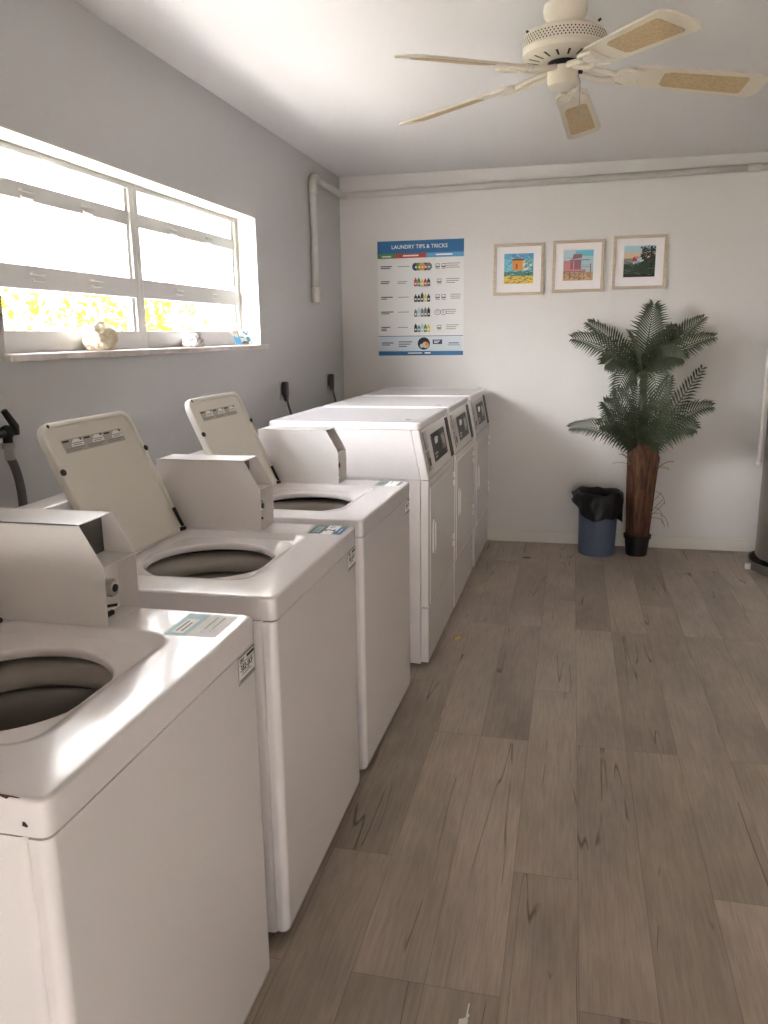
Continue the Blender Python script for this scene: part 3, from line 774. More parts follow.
text('title', 'LAUNDRY TIPS & TRICKS', 0.036, 'white', (Wp * 0.49, -0.0038, Hp * 0.946), (1, 0, 0), (0, 0, 1), po)
tag(po, 'blue-headed laundry tips poster with rows of bottles on the back wall', 'poster')

# ------------------------------------------------------------------ three framed prints
def make_frame(x0, z0, s, items):
    f = empty('picture_frame', (x0 + s / 2, D, z0))
    h = s / 2; fw = 0.019
    bm = bmesh.new()
    out = [(-h, 0), (h, 0), (h, s), (-h, s)]; inn = [(-h + fw, fw), (h - fw, fw), (h - fw, s - fw), (-h + fw, s - fw)]
    loft(bm, [[(a, -0.001, b) for a, b in out], [(a, -0.022, b) for a, b in out], [(a * 0.99, -0.024, s / 2 + (b - s / 2) * 0.99) for a, b in out], [(a, -0.024, b) for a, b in inn], [(a, -0.014, b) for a, b in inn]])
    link('frame_moulding', bm, M['frame_wood'], f)
    bm = bmesh.new(); box(bm, -h + fw, h - fw, -0.012, -0.002, fw, s - fw); link('mat_board', bm, M['mat_board'], f)
    a = 0.105 if s > 0 else 0
    w = s * 0.585
    its = [(m, l, [(-w / 2 + u * w, s / 2 - w / 2 + 0.006 + v * w) for u, v in p]) for m, l, p in items]
    shapes('print', its, (0, -0.0122, 0), (1, 0, 0), (0, 0, 1), (0, -1, 0), f, 0.00012)
    return f
ra = random.Random(11)
def strokes(mats, n, u0, u1, v0, v1, l, wmin=0.05, wmax=0.2, h=0.02, tilt=0.4):
    o = []
    for i in range(n):
        u, v = ra.uniform(u0, u1), ra.uniform(v0, v1); w = ra.uniform(wmin, wmax); t = ra.uniform(-tilt, tilt)
        dx, dy = w / 2 * cos(t), w / 2 * sin(t); nx, ny = -h / 2 * sin(t), h / 2 * cos(t)
        p = [(u - dx, v - dy), (u + dx * .6 + nx, v + dy * .6 + ny), (u + dx, v + dy), (u - dx * .4 - nx, v - dy * .4 - ny)]
        o.append((ra.choice(mats), l + (i % 5) * 0.3, [(min(max(a, 0), 1), min(max(b, 0), 1)) for a, b in p]))
    return o
artA = [('sky', 0, R4(0, 0, 1, 1)), ('lblue', 1, R4(0, .82, 1, 1))] + strokes(['blue', 'palesky', 'sea', 'lblue'], 46, .05, .95, .4, .95, 2, .1, .3, .035, 1.0) \
    + [('sea', 4, R4(0, .26, 1, .42)), ('yellow', 4, R4(0, 0, 1, .26)), ('orange', 5, [(.3, .44), (.62, .44), (.64, .78), (.28, .78)]), ('peach', 5.3, [(.62, .44), (.72, .5), (.72, .76), (.64, .78)]), ('brown', 5.5, [(.24, .77), (.7, .77), (.66, .83), (.3, .83)]), ('red', 6, R4(.4, .5, .46, .66))] \
    + strokes(['yellow', 'orange', 'brown', 'sand', 'dgreen'], 60, .05, .95, .02, .26, 6, .05, .2, .03, .5) + strokes(['sea', 'dgreen', 'palesky'], 30, .05, .95, .26, .42, 6, .05, .25, .03, .4) + strokes(['green', 'white', 'sea'], 26, .68, .98, .4, .75, 5, .1, .3, .03, 1.0)
artB = [('palesky', 0, R4(0, 0, 1, 1)), ('sky', 1, R4(.4, .8, 1, 1)), ('sand', 1, R4(0, 0, 1, .28)), ('pink', 2, R4(.02, .3, .2, .66)), ('mauve', 3, R4(.18, .36, .6, .68)), ('pink', 4, R4(.18, .34, .24, .68)), ('pink', 4, R4(.33, .34, .37, .68)),
        ('mauve', 4, [(.08, .8), (.3, .72), (.34, .87), (.62, .87), (.62, .74), (.3, .7)]), ('mauve', 5, R4(.24, .66, .88, .69)), ('pink', 5, R4(.1, .3, .76, .37)), ('mauve', 5, R4(0, .28, .74, .31))]
for k in range(5): artB.append(('mauve', 4, R4(.04 + k * .16, .04, .08 + k * .16, .3)))
artB += [('mauve', 4, R4(.62, .44, .92, .455)), ('mauve', 4, R4(.62, .5, .92, .51)), ('mauve', 4, R4(.9, .1, .93, .55))] + strokes(['sand', 'brown', 'mauve', 'peach'], 50, .05, .95, .02, .26, 5, .05, .16, .03, .6)
artC = [('palesky', 0, R4(0, 0, 1, 1)), ('peach', 1, R4(0, .6, 1, .78)), ('slotgrey', 1, R4(0, .36, .3, .6)), ('dgreen', 2, [(0, 0), (1, 0), (1, .7), (.8, .62), (.6, .5), (.4, .42), (.2, .4), (0, .42)]),
        ('red', 4, [(.28, .5), (.42, .5), (.42, .6), (.36, .66), (.28, .62)]), ('pink', 4.5, [(.36, .58), (.5, .6), (.46, .66), (.34, .66)]), ('ink', 3, R4(.84, .1, .9, .98)), ('ink', 3, R4(.0, 0, 1, .1))] \
    + strokes(['dgreen', 'ink', 'dgreen'], 70, .55, 1.0, .5, .98, 5, .1, .32, .04, 1.4) + strokes(['dgreen', 'ink', 'sea'], 60, .05, .95, .05, .5, 5, .1, .3, .025, .8)
f1 = make_frame(1.099, 1.757, 0.34, artA); tag(f1, 'framed print of a yellow beach hut, leftmost of three frames beside the poster', 'picture', 'three framed prints')
f2 = make_frame(1.497, 1.768, 0.337, artB); tag(f2, 'framed print of a pink lifeguard tower, middle one of the three frames', 'picture', 'three framed prints')
f3 = make_frame(1.89, 1.779, 0.342, artC); tag(f3, 'framed print of dark palms against a sunset sky, right-hand one of the three', 'picture', 'three framed prints')

# ------------------------------------------------------------------ ceiling fan
FX, FY = 1.588, 2.86
fan = empty('ceiling_fan', (FX, FY, H))
def fl(nm, prof, m, n=48, auto=40, parent=None, c0=True, c1=True):
    bm = bmesh.new(); lathe(bm, [(r, z - H) for r, z in prof], (0, 0, 0), n, c0, c1); return link(nm, bm, m, parent or fan, auto=auto)
fl('canopy', [(0.0, H - 0.0005), (0.07, H - 0.0005), (0.072, 2.575), (0.06, 2.55), (0.03, 2.54), (0.02, 2.53)], M['fan'])
fl('coupling_cover', [(0.045, 2.555), (0.045, 2.522), (0.052, 2.518), (0.066, 2.51), (0.069, 2.494), (0.066, 2.478), (0.056, 2.462), (0.046, 2.43)], M['fan'])
fl('motor_housing', [(0.04, 2.438), (0.09, 2.435), (0.118, 2.428), (0.13, 2.418), (0.132, 2.412), (0.132, 2.384), (0.129, 2.379), (0.131, 2.374), (0.13, 2.362), (0.115, 2.351), (0.085, 2.346), (0.06, 2.344)], M['fan'], 64)
bm = bmesh.new()
for row in range(4):
    for i in range(72):
        a = 2 * pi * (i + 0.5 * (row % 2)) / 72; z = 2.4085 - row * 0.0072 - H; r = 0.1328
        t = Vector((-sin(a), cos(a), 0)); c = Vector((r * cos(a), r * sin(a), z))
        bm.faces.new([bm.verts.new(c + t * 0.003), bm.verts.new(c + Vector((0, 0, 0.0031))), bm.verts.new(c - t * 0.003), bm.verts.new(c - Vector((0, 0, 0.0031)))])
link('vent_grille', bm, M['darkgap'], fan)
for i in range(18):
    a = 2 * pi * i / 18; u = Vector((cos(a), sin(a), 0)); t = Vector((-sin(a), cos(a), 0))
    p, q = u * 0.115 + Vector((0, 0, 2.3503 - H)), u * 0.08 + Vector((0, 0, 2.3448 - H))
    bm = bmesh.new()
    bm.faces.new([bm.verts.new(p + t * 0.004), bm.verts.new(p - t * 0.004), bm.verts.new(q - t * 0.003), bm.verts.new(q + t * 0.003)])
    link('cooling_slot', bm, M['darkgap'], fan)
fl('flywheel', [(0.05, 2.348), (0.05, 2.33), (0.04, 2.326)], M['black'])
fl('switch_housing', [(0.046, 2.33), (0.05, 2.326), (0.05, 2.286), (0.046, 2.274), (0.032, 2.267), (0.0, 2.266)], M['fan'])
bm = bmesh.new(); tube(bm, [(0.047, -0.014, 2.309 - H), (0.059, -0.017, 2.308 - H)], 0.006, 10); link('reverse_switch', bm, M['black'], fan)
bm = bmesh.new(); tube(bm, [(0.046, -0.02, 2.30 - H), (0.054, -0.022, 2.28 - H), (0.054, -0.022, 2.19 - H)], 0.0016, 6); tube(bm, [(0.054, -0.022, 2.195 - H), (0.054, -0.022, 2.18 - H)], 0.004, 8)
link('pull_chain', bm, M['chrome'], fan)
for (a, z) in ((200, 2.428), (330, 2.436), (250, 2.515), (285, 2.52)):
    r = 0.118 if z < 2.44 else (0.1 if z < 2.46 else 0.052)
    bm = bmesh.new(); tube(bm, [(r * cos(radians(a)), r * sin(radians(a)), z - H), ((r + 0.008) * cos(radians(a)), (r + 0.008) * sin(radians(a)), z + 0.004 - H)], 0.004, 8); link('screw', bm, M['black'], fan)
def blade_outline(x0, x1, w0, w1, rc, n=8):
    pts = [(x0, -w0 * 0.8), (x0 + 0.02, -w0)]
    for k in range(n + 1):
        a = -pi / 2 + pi / 2 * k / n; pts.append((x1 - rc + rc * cos(a), -w1 + rc + rc * sin(a)))
    for k in range(n + 1):
        a = pi / 2 * k / n; pts.append((x1 - rc + rc * cos(a), w1 - rc + rc * sin(a)))
    pts += [(x0 + 0.02, w0), (x0, w0 * 0.8)]
    return pts
def slabpoly(bm, pts, z0, z1):
    loft(bm, [[(x, y, z0) for x, y in pts], [(x, y, z1) for x, y in pts]], True, True, True)
BR = 0.635
for k in range(5):
    ang = radians(83 + 72 * k - 144)
    mt = Matrix.Rotation(ang, 4, 'Z') @ Matrix.Translation((0, 0, 2.322 - H)) @ Matrix.Rotation(radians(5.5), 4, 'Y') @ Matrix.Rotation(radians(-13), 4, 'X')
    bm = bmesh.new(); slabpoly(bm, blade_outline(0.20, BR, 0.054, 0.066, 0.04), -0.003, 0.003); bm.transform(mt)
    b = link('blade', bm, M['fan_blade'], fan)
    bm = bmesh.new(); slabpoly(bm, blade_outline(0.315, BR - 0.055, 0.040, 0.046, 0.012, 4), -0.0045, -0.003); bm.transform(mt)
    link('cane_inset', bm, M['cane'], b)
    bm = bmesh.new()
    m2 = Matrix.Rotation(ang, 4, 'Z') @ Matrix.Translation((0, 0, 2.322 - H)) @ Matrix.Rotation(radians(5.5), 4, 'Y')
    for s in (-1, 1):
        tube(bm, bez((0.045, s * 0.008, 0.006), (0.12, s * 0.05, -0.012), (0.165, s * 0.014, -0.006), 8), [0.009] * 9, 8)
        tube(bm, [(0.165 + 0.035 + 0.03 * cos(t), s * 0.026 + 0.024 * sin(t), -0.007) for t in [2 * pi * q / 16 for q in range(15)]], 0.0065, 6)
    slabpoly(bm, [(0.16, -0.02), (0.215, -0.05), (0.25, -0.046), (0.235, 0), (0.25, 0.046), (0.215, 0.05), (0.16, 0.02)], -0.011, -0.0035)
    bm.transform(m2 @ Matrix.Rotation(radians(-6), 4, 'X'))
    link('blade_bracket', bm, M['fan'], fan, auto=50)
tag(fan, 'cream five-blade ceiling fan with cane-inset blades hanging over the floor', 'ceiling fan')

# ------------------------------------------------------------------ waste bin with bag
bn = empty('waste_bin', (1.862, 5.55, 0))
bm = bmesh.new()
lathe(bm, [(0.0, 0.0), (0.118, 0.0), (0.122, 0.006), (0.133, 0.40), (0.138, 0.402), (0.138, 0.415), (0.129, 0.415), (0.118, 0.02), (0.0, 0.018)], (0, 0, 0), 48)
link('bin_body', bm, M['bin'], bn, auto=50)
bm = bmesh.new()
n = 72; loops = []
prof = [(0.10, 0.28), (0.115, 0.40), (0.128, 0.432), (0.148, 0.44), (0.164, 0.425), (0.172, 0.40), (0.175, 0.37), (0.174, 0.33), (0.17, 0.285), (0.16, 0.24)]
for j, (r, z) in enumerate(prof):
    lp = []
    for i in range(n):
        a = 2 * pi * i / n
        k = max(0, j - 3) / 6
        hang = 0.45 + 0.55 * (0.5 + 0.5 * sin(a + 1.9)) + 0.12 * sin(3 * a + 1)
        zz = 0.432 + (z - 0.432) * (hang if j > 3 else 1)
        nz = noise.noise(Vector((cos(a) * 3, sin(a) * 3, j * 0.5)))
        rr_ = r + 0.016 * nz * min(1, j / 3) + 0.010 * sin(9 * a + j) * k + 0.014 * sin(2 * a) * k
        zz += 0.018 * noise.noise(Vector((cos(a) * 2 + 5, sin(a) * 2, j * 0.3))) * (1 if j > 1 else 0)
        rr_ = max(rr_, 0.146) if j > 3 else rr_
        lp.append((min(rr_ * cos(a), 0.164), rr_ * sin(a), zz))
    loops.append(lp)
loft(bm, loops)
bg = link('bin_bag', bm, M['bag'], bn, smooth=True); bg['label'] = 'black plastic bag folded over the rim'
tag(bn, 'blue-grey waste bin lined with a black bag, left of the palm', 'bin')

# ------------------------------------------------------------------ artificial palm
PXc, PYc = 2.13, 5.555
pm = empty('potted_palm', (PXc, PYc, 0))
bm = bmesh.new()
lathe(bm, [(0.0, 0), (0.066, 0), (0.07, 0.005), (0.082, 0.118), (0.09, 0.12), (0.092, 0.142), (0.084, 0.143), (0.08, 0.12), (0.0, 0.115)], (0, 0, 0), 40)
link('pot', bm, M['pot'], pm, auto=40)
bm = bmesh.new(); n = 64; loops = []
for j in range(22):
    t = j / 21; z = 0.112 + t * 0.66
    lp = []
    for i in range(n):
        a = 2 * pi * i / n
        r = (0.070 + 0.030 * t) * (1 + 0.10 * cos(4 * a + 0.8 + 0.5 * t)) + 0.007 * noise.noise(Vector((cos(a) * 4, sin(a) * 4, z * 3)))
        r += 0.003 * noise.noise(Vector((cos(a) * 14, sin(a) * 14, z * 2)))
        if t > 0.9: r *= 1 - (t - 0.9) * 3
        lp.append((r * cos(a) + 0.012 * t, r * sin(a) * 0.85, z + (0.03 * sin(5 * a) if t > 0.85 else 0)))
    loops.append(lp)
loft(bm, loops, True, True, True)
link('trunk', bm, M['bark'], pm, smooth=True)
bm = bmesh.new()
rf = random.Random(21)
for s, z0 in [(1, 0.62), (1, 0.6), (1, 0.34), (1, 0.3), (1, 0.26), (1, 0.3), (-1, 0.63), (-1, 0.66), (1, 0.68), (1, 0.45), (1, 0.36), (1, 0.28)]:
    a = Vector((s * 0.075, -0.02 + rf.uniform(-0.03, 0.03), z0)); e = a + Vector((s * rf.uniform(0.05, 0.12), rf.uniform(-0.05, 0.03), rf.uniform(-0.12, 0.1)))
    tube(bm, bez(a, (a + e) / 2 + Vector((s * 0.04, 0, rf.uniform(0.0, 0.09))), e, 8), 0.0017, 5)
tube(bm, bez((0.08, -0.03, 0.56), (0.12, -0.04, 0.66), (0.2, -0.05, 0.66), 10), 0.003, 6)
tube(bm, bez((-0.075, -0.03, 0.63), (-0.1, -0.04, 0.7), (-0.15, -0.04, 0.7), 10), 0.003, 6)
link('dry_fibres', bm, M['fibre'], pm)
bm = bmesh.new(); tube(bm, [(0.0, 0, 0.7), (-0.01, 0.0, 0.95), (-0.02, 0.0, 1.26)], [0.035, 0.028, 0.02], 12)
link('stem', bm, M['leaf'], pm, smooth=True)

def frond(base, tip, sag, nrm, wid, seed):
    base, tip = Vector(base), Vector(tip)
    ctl = (base + tip) / 2 + Vector((0, 0, sag))
    N = 27; P = bez(base, ctl, tip, N)
    rnd_ = random.Random(seed)
    bm = bmesh.new(); nrm = Vector(nrm)
    tube(bm, P, [0.006 * (1 - 0.75 * i / N) for i in range(N + 1)], 6)
    fmid = len(bm.faces)
    for i in range(3, N + 1):
        t = i / N
        T = (P[min(i + 1, N)] - P[max(i - 1, 0)]).normalized()
        S = T.cross(nrm).normalized(); U = S.cross(T).normalized()
        L = wid * (0.35 + 0.65 * sin(pi * min(1, (t * 0.86 + 0.12)) ** 0.9)) * rnd_.uniform(0.88, 1.08)
        if t > 0.93: L *= 0.8
        for s in (-1, 1):
            fw = 0.55 + 0.75 * t ** 2
            d = (S * s + T * fw + U * 0.22).normalized()
            p0 = P[i] + S * s * 0.003
            p2 = p0 + d * L - Vector((0, 0, L * rnd_.uniform(0.10, 0.28)))
            p1 = p0 + d * L * 0.55 + U * 0.004
            wv = T.cross(d).cross(d).normalized() * 0.0066
            fo = U * 0.0022
            a0, a1 = bm.verts.new(p0 + wv * 0.5), bm.verts.new(p0 - wv * 0.5)
            b0, b1, bc = bm.verts.new(p1 + wv), bm.verts.new(p1 - wv), bm.verts.new(p1 - fo)
            c = bm.verts.new(p2); ac = bm.verts.new(p0 - fo)
            bm.faces.new((a0, ac, bc, b0)); bm.faces.new((ac, a1, b1, bc)); bm.faces.new((b0, bc, c)); bm.faces.new((bc, b1, c))
    ob = link('frond', bm, M['leaf'], pm, smooth=False)
    return ob
o = Vector((PXc, PYc, 0))
def W(x, y, z): return Vector((x, y, z)) - o
cu = W(2.10, 5.545, 1.22); cl = W(2.12, 5.545, 0.70)
FR = [  # tip, sag, normal, leaflet length
    (cu, W(1.655, 5.42, 1.462), 0.10, (0.1, -0.75, 0.65), 0.155), (cu, W(1.75, 5.62, 1.56), 0.06, (0.2, -0.8, 0.5), 0.13), (cu, W(2.15, 5.55, 1.665), 0.02, (0.0, -1, 0.1), 0.175),
    (cu, W(2.46, 5.60, 1.58), 0.06, (-0.3, -0.7, 0.6), 0.13), (cu, W(2.505, 5.45, 1.46), 0.08, (-0.2, -0.7, 0.7), 0.14), (cu, W(1.985, 5.28, 1.50), 0.05, (0, -0.6, 0.8), 0.10),
    (cu, W(1.93, 5.30, 1.10), 0.22, (0.3, -0.9, 0.4), 0.15), (cu, W(2.19, 5.26, 1.04), 0.26, (0.0, -0.9, 0.4), 0.16), (cu, W(2.33, 5.40, 1.33), 0.12, (-0.2, -0.8, 0.6), 0.14), (cu, W(1.86, 5.40, 1.30), 0.14, (0.2, -0.8, 0.6), 0.16), (cu, W(2.30, 5.62, 1.52), 0.03, (-0.1, -1, 0.3), 0.14),
    (cl, W(1.66, 5.40, 0.885), 0.13, (0.1, -0.7, 0.75), 0.13), (cl, W(1.865, 5.45, 1.05), 0.06, (0.3, -0.9, 0.3), 0.15), (cl, W(1.95, 5.58, 1.12), 0.02, (0.2, -1, 0.2), 0.15),
    (cl, W(2.47, 5.55, 1.26), -0.02, (-0.3, -0.9, 0.2), 0.12), (cl, W(2.28, 5.60, 1.20), 0.0, (-0.2, -1, 0.2), 0.13), (cl, W(2.52, 5.42, 1.03), 0.14, (-0.2, -0.7, 0.7), 0.14),
    (cl, W(1.84, 5.25, 0.92), 0.16, (0.3, -0.9, 0.5), 0.16), (cl, W(2.42, 5.30, 0.90), 0.16, (-0.2, -0.9, 0.5), 0.15), (cl, W(2.02, 5.2, 1.02), 0.08, (0.1, -1, 0.2), 0.16), (cl, W(2.22, 5.2, 1.08), 0.05, (-0.1, -1, 0.2), 0.17), (cl, W(2.06, 5.3, 1.16), 0.0, (0.0, -1, 0.2), 0.15)]
for i, (b, t, sg, nn, wd) in enumerate(FR): frond(b, t, sg, nn, wd, 100 + i)
tag(pm, 'artificial palm with feathery fronds and brown trunk in a black pot', 'plant')

# ------------------------------------------------------------------ grey water heater at the right edge
wh = empty('water_heater', (3.125, 5.36, 0))
bm = bmesh.new(); R_ = 0.275
lathe(bm, [(0, 0.075), (R_ - 0.01, 0.075), (R_, 0.085), (R_, 1.43), (R_ - 0.01, 1.455), (R_ - 0.04, 1.47), (0, 1.475)], (0, 0, 0), 64)
link('tank', bm, M['steel'], wh, auto=40)
bm = bmesh.new(); lathe(bm, [(0, 0.003), (R_ + 0.035, 0.003), (R_ + 0.038, 0.055), (R_ + 0.042, 0.058), (R_ + 0.042, 0.062), (R_ + 0.034, 0.06), (R_ + 0.03, 0.008), (0, 0.008)], (0, 0, 0), 64)
link('drain_pan', bm, M['steel'], wh, auto=40)
bm = bmesh.new(); lathe(bm, [(0.0, 0.006), (R_ - 0.03, 0.006), (R_ - 0.03, 0.076)], (0, 0, 0), 48); link('base_ring', bm, M['black'], wh, auto=40)
px, py = -0.316, -0.05
bm = bmesh.new(); tube(bm, fillet_path([(-0.2, -0.03, 1.44), (px, py, 1.44), (px, py, 0.68)], 0.03), 0.0115, 10); tube(bm, [(px, py, 0.70), (px, py, 0.665)], 0.0155, 10)
link('relief_pipe', bm, M['white_trim'], wh, smooth=True)
bm = bmesh.new(); tube(bm, [(-0.2, -0.03, 1.40), (-0.2, -0.03, 1.52)], 0.022, 12); tube(bm, [(-0.24, -0.05, 1.47), (-0.31, -0.07, 1.475)], 0.014, 10); link('relief_valve', bm, M['boxdark'], wh, auto=40)
bm = bmesh.new(); tube(bm, fillet_path([(-0.2, -0.03, 1.50), (-0.255, -0.03, 1.62), (-0.262, -0.03, 1.68), (-0.2, -0.03, 1.76), (0, 0, 1.8), (0, 0, 1.46)], 0.03), 0.013, 10); link('supply_line', bm, M['black'], wh, smooth=True)
bm = bmesh.new(); lathe(bm, [(0, 0.015), (0.016, 0.015), (0.018, 0.02), (0.018, 0.05), (0.0, 0.05)], (-0.335, -0.085, 0), 16); 
link('drain_cap', bm, M['white_trim'], wh, auto=40)
tag(wh, 'tall grey cylindrical water heater with a white side pipe at the right edge', 'water heater')

# ------------------------------------------------------------------ shut-off valve and hose by the first lid
vl = empty('water_valve', (0.0, 2.03, 1.235))
bm = bmesh.new(); tube(bm, [(0.001, -0.05, 0.0), (0.05, -0.045, 0.0)], 0.018, 12); tube(bm, [(0.05, -0.11, -0.002), (0.05, 0.012, -0.002)], 0.016, 12); tube(bm, [(0.05, -0.012, 0.012), (0.05, -0.012, -0.04)], 0.017, 12); bmesh.ops.create_uvsphere(bm, u_segments=16, v_segments=10, radius=0.026, matrix=Matrix.Translation((0.05, -0.012, 0)))
link('valve_body', bm, M['black'], vl, auto=40)
bm = bmesh.new(); tube(bm, [(0.066, 0.018, -0.012), (0.066, 0.015, 0.018), (0.062, -0.03, 0.078)], [0.011, 0.014, 0.0115], 12); link('lever', bm, M['black'], vl, smooth=True)
bm = bmesh.new(); lathe(bm, [(0.0, -0.038), (0.024, -0.038), (0.024, -0.058), (0.018, -0.06), (0.018, -0.10), (0.0, -0.1)], (0.05, -0.012, 0), 16); link('hose_collar', bm, M['hosefit'], vl, auto=40)
bm = bmesh.new(); tube(bm, bez((0.05, -0.012, -0.09), (0.055, 0.03, -0.16), (0.05, 0.03, -0.30), 10) + bez((0.05, 0.03, -0.31), (0.05, 0.03, -0.5), (0.06, 0.03, -0.62), 6), 0.016, 12); link('hose', bm, M['hose'], vl, smooth=True)
vl.scale = (0.82, 0.82, 0.82)
tag(vl, 'black lever shut-off valve with grey hose on the left wall', 'valve')

# ------------------------------------------------------------------ dryer plugs on the left wall
def make_plug():
    p = empty('power_plug')
    bm = bmesh.new(); box(bm, 0.0001, 0.005, -0.04, 0.04, -0.055, 0.055, 0.002); link('wall_plate', bm, M['wall'], p, auto=40)
    bm = bmesh.new(); box(bm, 0.005, 0.042, -0.022, 0.022, -0.03, 0.052, 0.012, 3); tube(bm, [(0.026, 0, -0.02), (0.03, 0.0, -0.062)], [0.018, 0.011], 12); link('plug_body', bm, M['plug'], p, auto=40)
    bm = bmesh.new(); tube(bm, bez((0.034, 0.0, -0.055), (0.04, 0.02, -0.14), (0.06, 0.1, -0.24), 10), 0.007, 8); link('power_cord', bm, M['plug'], p, smooth=True)
    return p
p1 = make_plug(); p2 = copy_tree(p1)
p1.location = (0, 4.44, 1.19); p2.location = (0, 5.37, 1.19)
tag(p1, 'dark power plug on the left wall below the right end of the window sill', 'plug', 'dryer power plugs')
tag(p2, 'dark power plug on the left wall nearer the back corner', 'plug', 'dryer power plugs')

# ------------------------------------------------------------------ things on the sill
def lump(name, loc, dims, m, amp, seed, fine=0.25, pit=False):
    bm = bmesh.new(); bmesh.ops.create_icosphere(bm, subdivisions=5, radius=1.0)
    for v in bm.verts:
        d = v.co.normalized()
        k = 1 + amp * noise.noise(d * 1.3 + Vector((seed, 0, 0))) + fine * amp * noise.noise(d * 5 + Vector((0, seed, 0)))
        if pit:
            c = noise.noise(d * 4 + Vector((seed, 3, 1))); k -= 0.12 * max(0, c - 0.25)
        v.co = Vector((d.x * dims[0] * k, d.y * dims[1] * k, d.z * dims[2] * k))
    zm = min(v.co.z for v in bm.verts)
    cut = zm + dims[2] * 0.45
    for v in bm.verts:
        if v.co.z < cut: v.co.z = cut
        v.co.z -= cut
    ob = link(name, bm, m, None, smooth=True); ob.location = loc
    return ob
rk = lump('limestone_rock', (-0.05, 2.694, SILL + 0.0005), (0.045, 0.088, 0.058), M['rock'], 0.3, 4.2, 0.3, True)
tag(rk, 'big pitted beige rock on the marble sill in front of the left window', 'rock')
c2 = lump('coral_ball', (-0.055, 3.455, SILL + 0.0005), (0.045, 0.07, 0.042), M['coral'], 0.12, 9.1, 0.8)
tag(c2, 'small round white speckled coral on the marble sill', 'coral')
tl = empty('painted_tile', (-0.055, 4.055, SILL + 0.0005), 0.0)
# leans back against the window frame
uu = Vector((0.0, 1, 0)); uu = Vector((0.35, 0.94, 0)).normalized(); lean = Vector((-0.94 * 0.3, 0.35 * 0.3, 0.95)).normalized(); nn = uu.cross(lean).normalized()
def P3(a, b, c): return uu * a + lean * b + nn * c
bm = bmesh.new()
A_ = [P3(a, b, 0) for a, b in ((-0.068, 0.003), (0.068, 0.003), (0.068, 0.083), (-0.068, 0.083))]; B_ = [p - nn * 0.008 for p in A_]
loft(bm, [B_, A_], True, True, True); link('tile_slab', bm, M['paper'], tl)
it = [('palesky', 0, R4(-.066, .005, .066, .081)), ('white', 1, R4(-.03, .045, .066, .081)), ('lblue', 1, [(-.066, .005), (-.01, .005), (-.02, .035), (-.066, .05)]), ('brown', 2, [(-.02, .005), (.05, .005), (.04, .018), (.0, .022), (-.012, .012)]),
      ('sand', 1, R4(-.066, .06, -.03, .081)), ('brown', 2, R4(-.03, .04, .01, .046)), ('brown', 2, R4(-.03, .04, -.024, .08)), ('sea', 3, disc(.04, .03, .013, .016)), ('lblue', 3, disc(.02, .068, .012, .007)), ('sea', 3, disc(.036, .06, .012, .006)), ('white', 3, disc(.045, .012, .008, .007)), ('lblue', 3, disc(.05, .07, .008, .005))]
shapes('painting', it, nn * 0.0004, uu, lean, nn, tl)
tag(tl, 'small painted beach tile leaning at the right end of the sill', 'tile')

# ------------------------------------------------------------------ bits on the floor
def scrap(name, loc, pts, h, m):
    bm = bmesh.new(); loft(bm, [[(x, y, 0.0005) for x, y in pts], [(x * 0.8, y * 0.8, h) for x, y in pts]], True, True, True)
    ob = link(name, bm, m); ob.location = loc; return ob
s1 = scrap('yellow_petal', (1.14, 3.76, 0), [(-.014, -.02), (.004, -.026), (.006, -.004), (.016, .0), (.014, .022), (-.002, .026), (-.006, .006), (-.016, .004)], 0.004, M['yellow']); tag(s1, 'tiny yellow petal on the floor in front of the dryers', 'debris')
bm = bmesh.new(); loft(bm, [[(x, y, z) for x, y in ((-.012, -.05), (.006, -.05), (.006, -.01), (.003, .0), (-.003, -.008), (-.014, -.012))] for z in (0.0005, 0.003)], True, True, True)
tube(bm, [(0.003, -0.004, 0.002), (0.002, 0.012, 0.003), (0.003, 0.035, 0.002)], 0.0016, 6); bmesh.ops.create_icosphere(bm, subdivisions=2, radius=0.0038, matrix=Matrix.Translation((0.004, 0.0, 0.0042)))
s2 = link('paper_scrap', bm, M['paper']); s2.location = (1.472, 1.50, 0); tag(s2, 'small torn white paper scrap on the floor nearest the camera', 'debris')
s3 = scrap('dry_leaf', (1.40, 5.32, 0), [(-.03, -.006), (0, -.016), (.03, -.004), (.026, .01), (.004, .016), (-.024, .01)], 0.006, M['brown']); tag(s3, 'small curled brown leaf on the floor between the dryers and the bin', 'debris')

# ------------------------------------------------------------------ light
BASE, GLOW = 1.0, 11.5
w = bpy.data.worlds.new('sky'); scene.world = w; w.use_nodes = True
nt = w.node_tree; bg = nt.nodes['Background']
tc = nt.nodes.new('ShaderNodeTexCoord'); sp = nt.nodes.new('ShaderNodeSeparateXYZ'); rp_ = nt.nodes.new('ShaderNodeValToRGB')
nt.links.new(tc.outputs['Generated'], sp.inputs[0]); nt.links.new(sp.outputs['Z'], rp_.inputs['Fac'])
rp_.color_ramp.elements[0].color = (0.98, 0.965, 0.97, 1); rp_.color_ramp.elements[1].color = (0.88, 0.90, 1.0, 1)
rp_.color_ramp.elements[1].position = 0.8
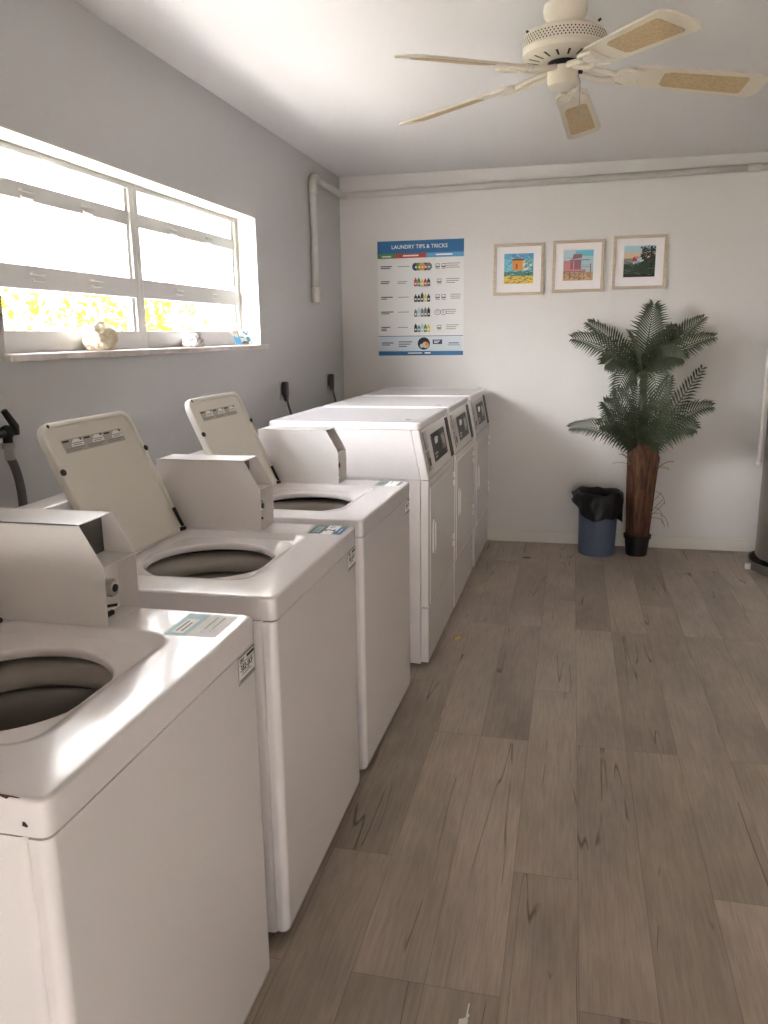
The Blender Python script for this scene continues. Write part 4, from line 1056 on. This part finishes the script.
# hazy glow of the sky around the sun's side
dt = nt.nodes.new('ShaderNodeVectorMath'); dt.operation = 'DOT_PRODUCT'; dt.inputs[1].default_value = Vector((-0.45, -0.72, 0.5)).normalized()
nt.links.new(tc.outputs['Generated'], dt.inputs[0])
mxn = nt.nodes.new('ShaderNodeMath'); mxn.operation = 'MAXIMUM'; mxn.inputs[1].default_value = 0.0
nt.links.new(dt.outputs['Value'], mxn.inputs[0])
pw = nt.nodes.new('ShaderNodeMath'); pw.operation = 'POWER'; pw.inputs[1].default_value = 7.0
nt.links.new(mxn.outputs[0], pw.inputs[0])
ma = nt.nodes.new('ShaderNodeMath'); ma.operation = 'MULTIPLY_ADD'; ma.inputs[1].default_value = GLOW; ma.inputs[2].default_value = BASE
nt.links.new(pw.outputs[0], ma.inputs[0]); nt.links.new(ma.outputs[0], bg.inputs['Strength'])
nt.links.new(rp_.outputs['Color'], bg.inputs['Color'])

sd = bpy.data.lights.new('sun', 'SUN'); sd.energy = 10.5; sd.angle = radians(1.5); sd.color = (1.0, 0.98, 0.955)
so = bpy.data.objects.new('sun', sd); COL.objects.link(so)
so.rotation_euler = Vector((-0.15, 0.74, -0.66)).to_track_quat('-Z', 'Y').to_euler()

def portal(name, loc, sx, sy, d):
    ld = bpy.data.lights.new(name, 'AREA'); ld.shape = 'RECTANGLE'; ld.size = sx; ld.size_y = sy; ld.cycles.is_portal = True
    ob = bpy.data.objects.new(name, ld); COL.objects.link(ob); ob.location = loc
    ob.rotation_euler = Vector(d).to_track_quat('-Z', 'Z').to_euler()
portal('window_portal', (-0.22, (WY0 + WY1) / 2, (WZ0 + WZ1) / 2), WY1 - WY0, WZ1 - WZ0, (1, 0, 0))

portal('door_portal', ((DX0 + DX1) / 2, YF - 0.22, DZ / 2), DX1 - DX0, DZ, (0, 1, 0))  # sampling guide over the added low opening in the front wall
# ------------------------------------------------------------------ camera
cd = bpy.data.cameras.new('camera'); cam = bpy.data.objects.new('camera', cd); COL.objects.link(cam)
rx, ry, rz = -0.218935, 0.012781, 0.230775
RM = Matrix.Rotation(rz, 3, 'Z') @ Matrix.Rotation(rx, 3, 'X') @ Matrix.Rotation(ry, 3, 'Y')
B = Matrix(((1, 0, 0), (0, 0, -1), (0, 1, 0)))
cam.matrix_world = Matrix.Translation((1.65, 0, 1.5)) @ (RM @ B).to_4x4()
cd.sensor_fit = 'HORIZONTAL'; cd.sensor_width = 36.0; cd.lens = 795.58 / 768 * 36.0
cd.clip_start = 0.02; cd.clip_end = 100
scene.camera = cam

vs = scene.view_settings
vs.view_transform = 'Standard'; vs.look = 'None'; vs.gamma = 1.0; vs.use_curve_mapping = False
vs.exposure = 3.52
scene.cycles.use_denoising = True
scene.cycles.max_bounces = 12; scene.cycles.diffuse_bounces = 8; scene.cycles.transparent_max_bounces = 16
scene.cycles.sample_clamp_indirect = 8.0
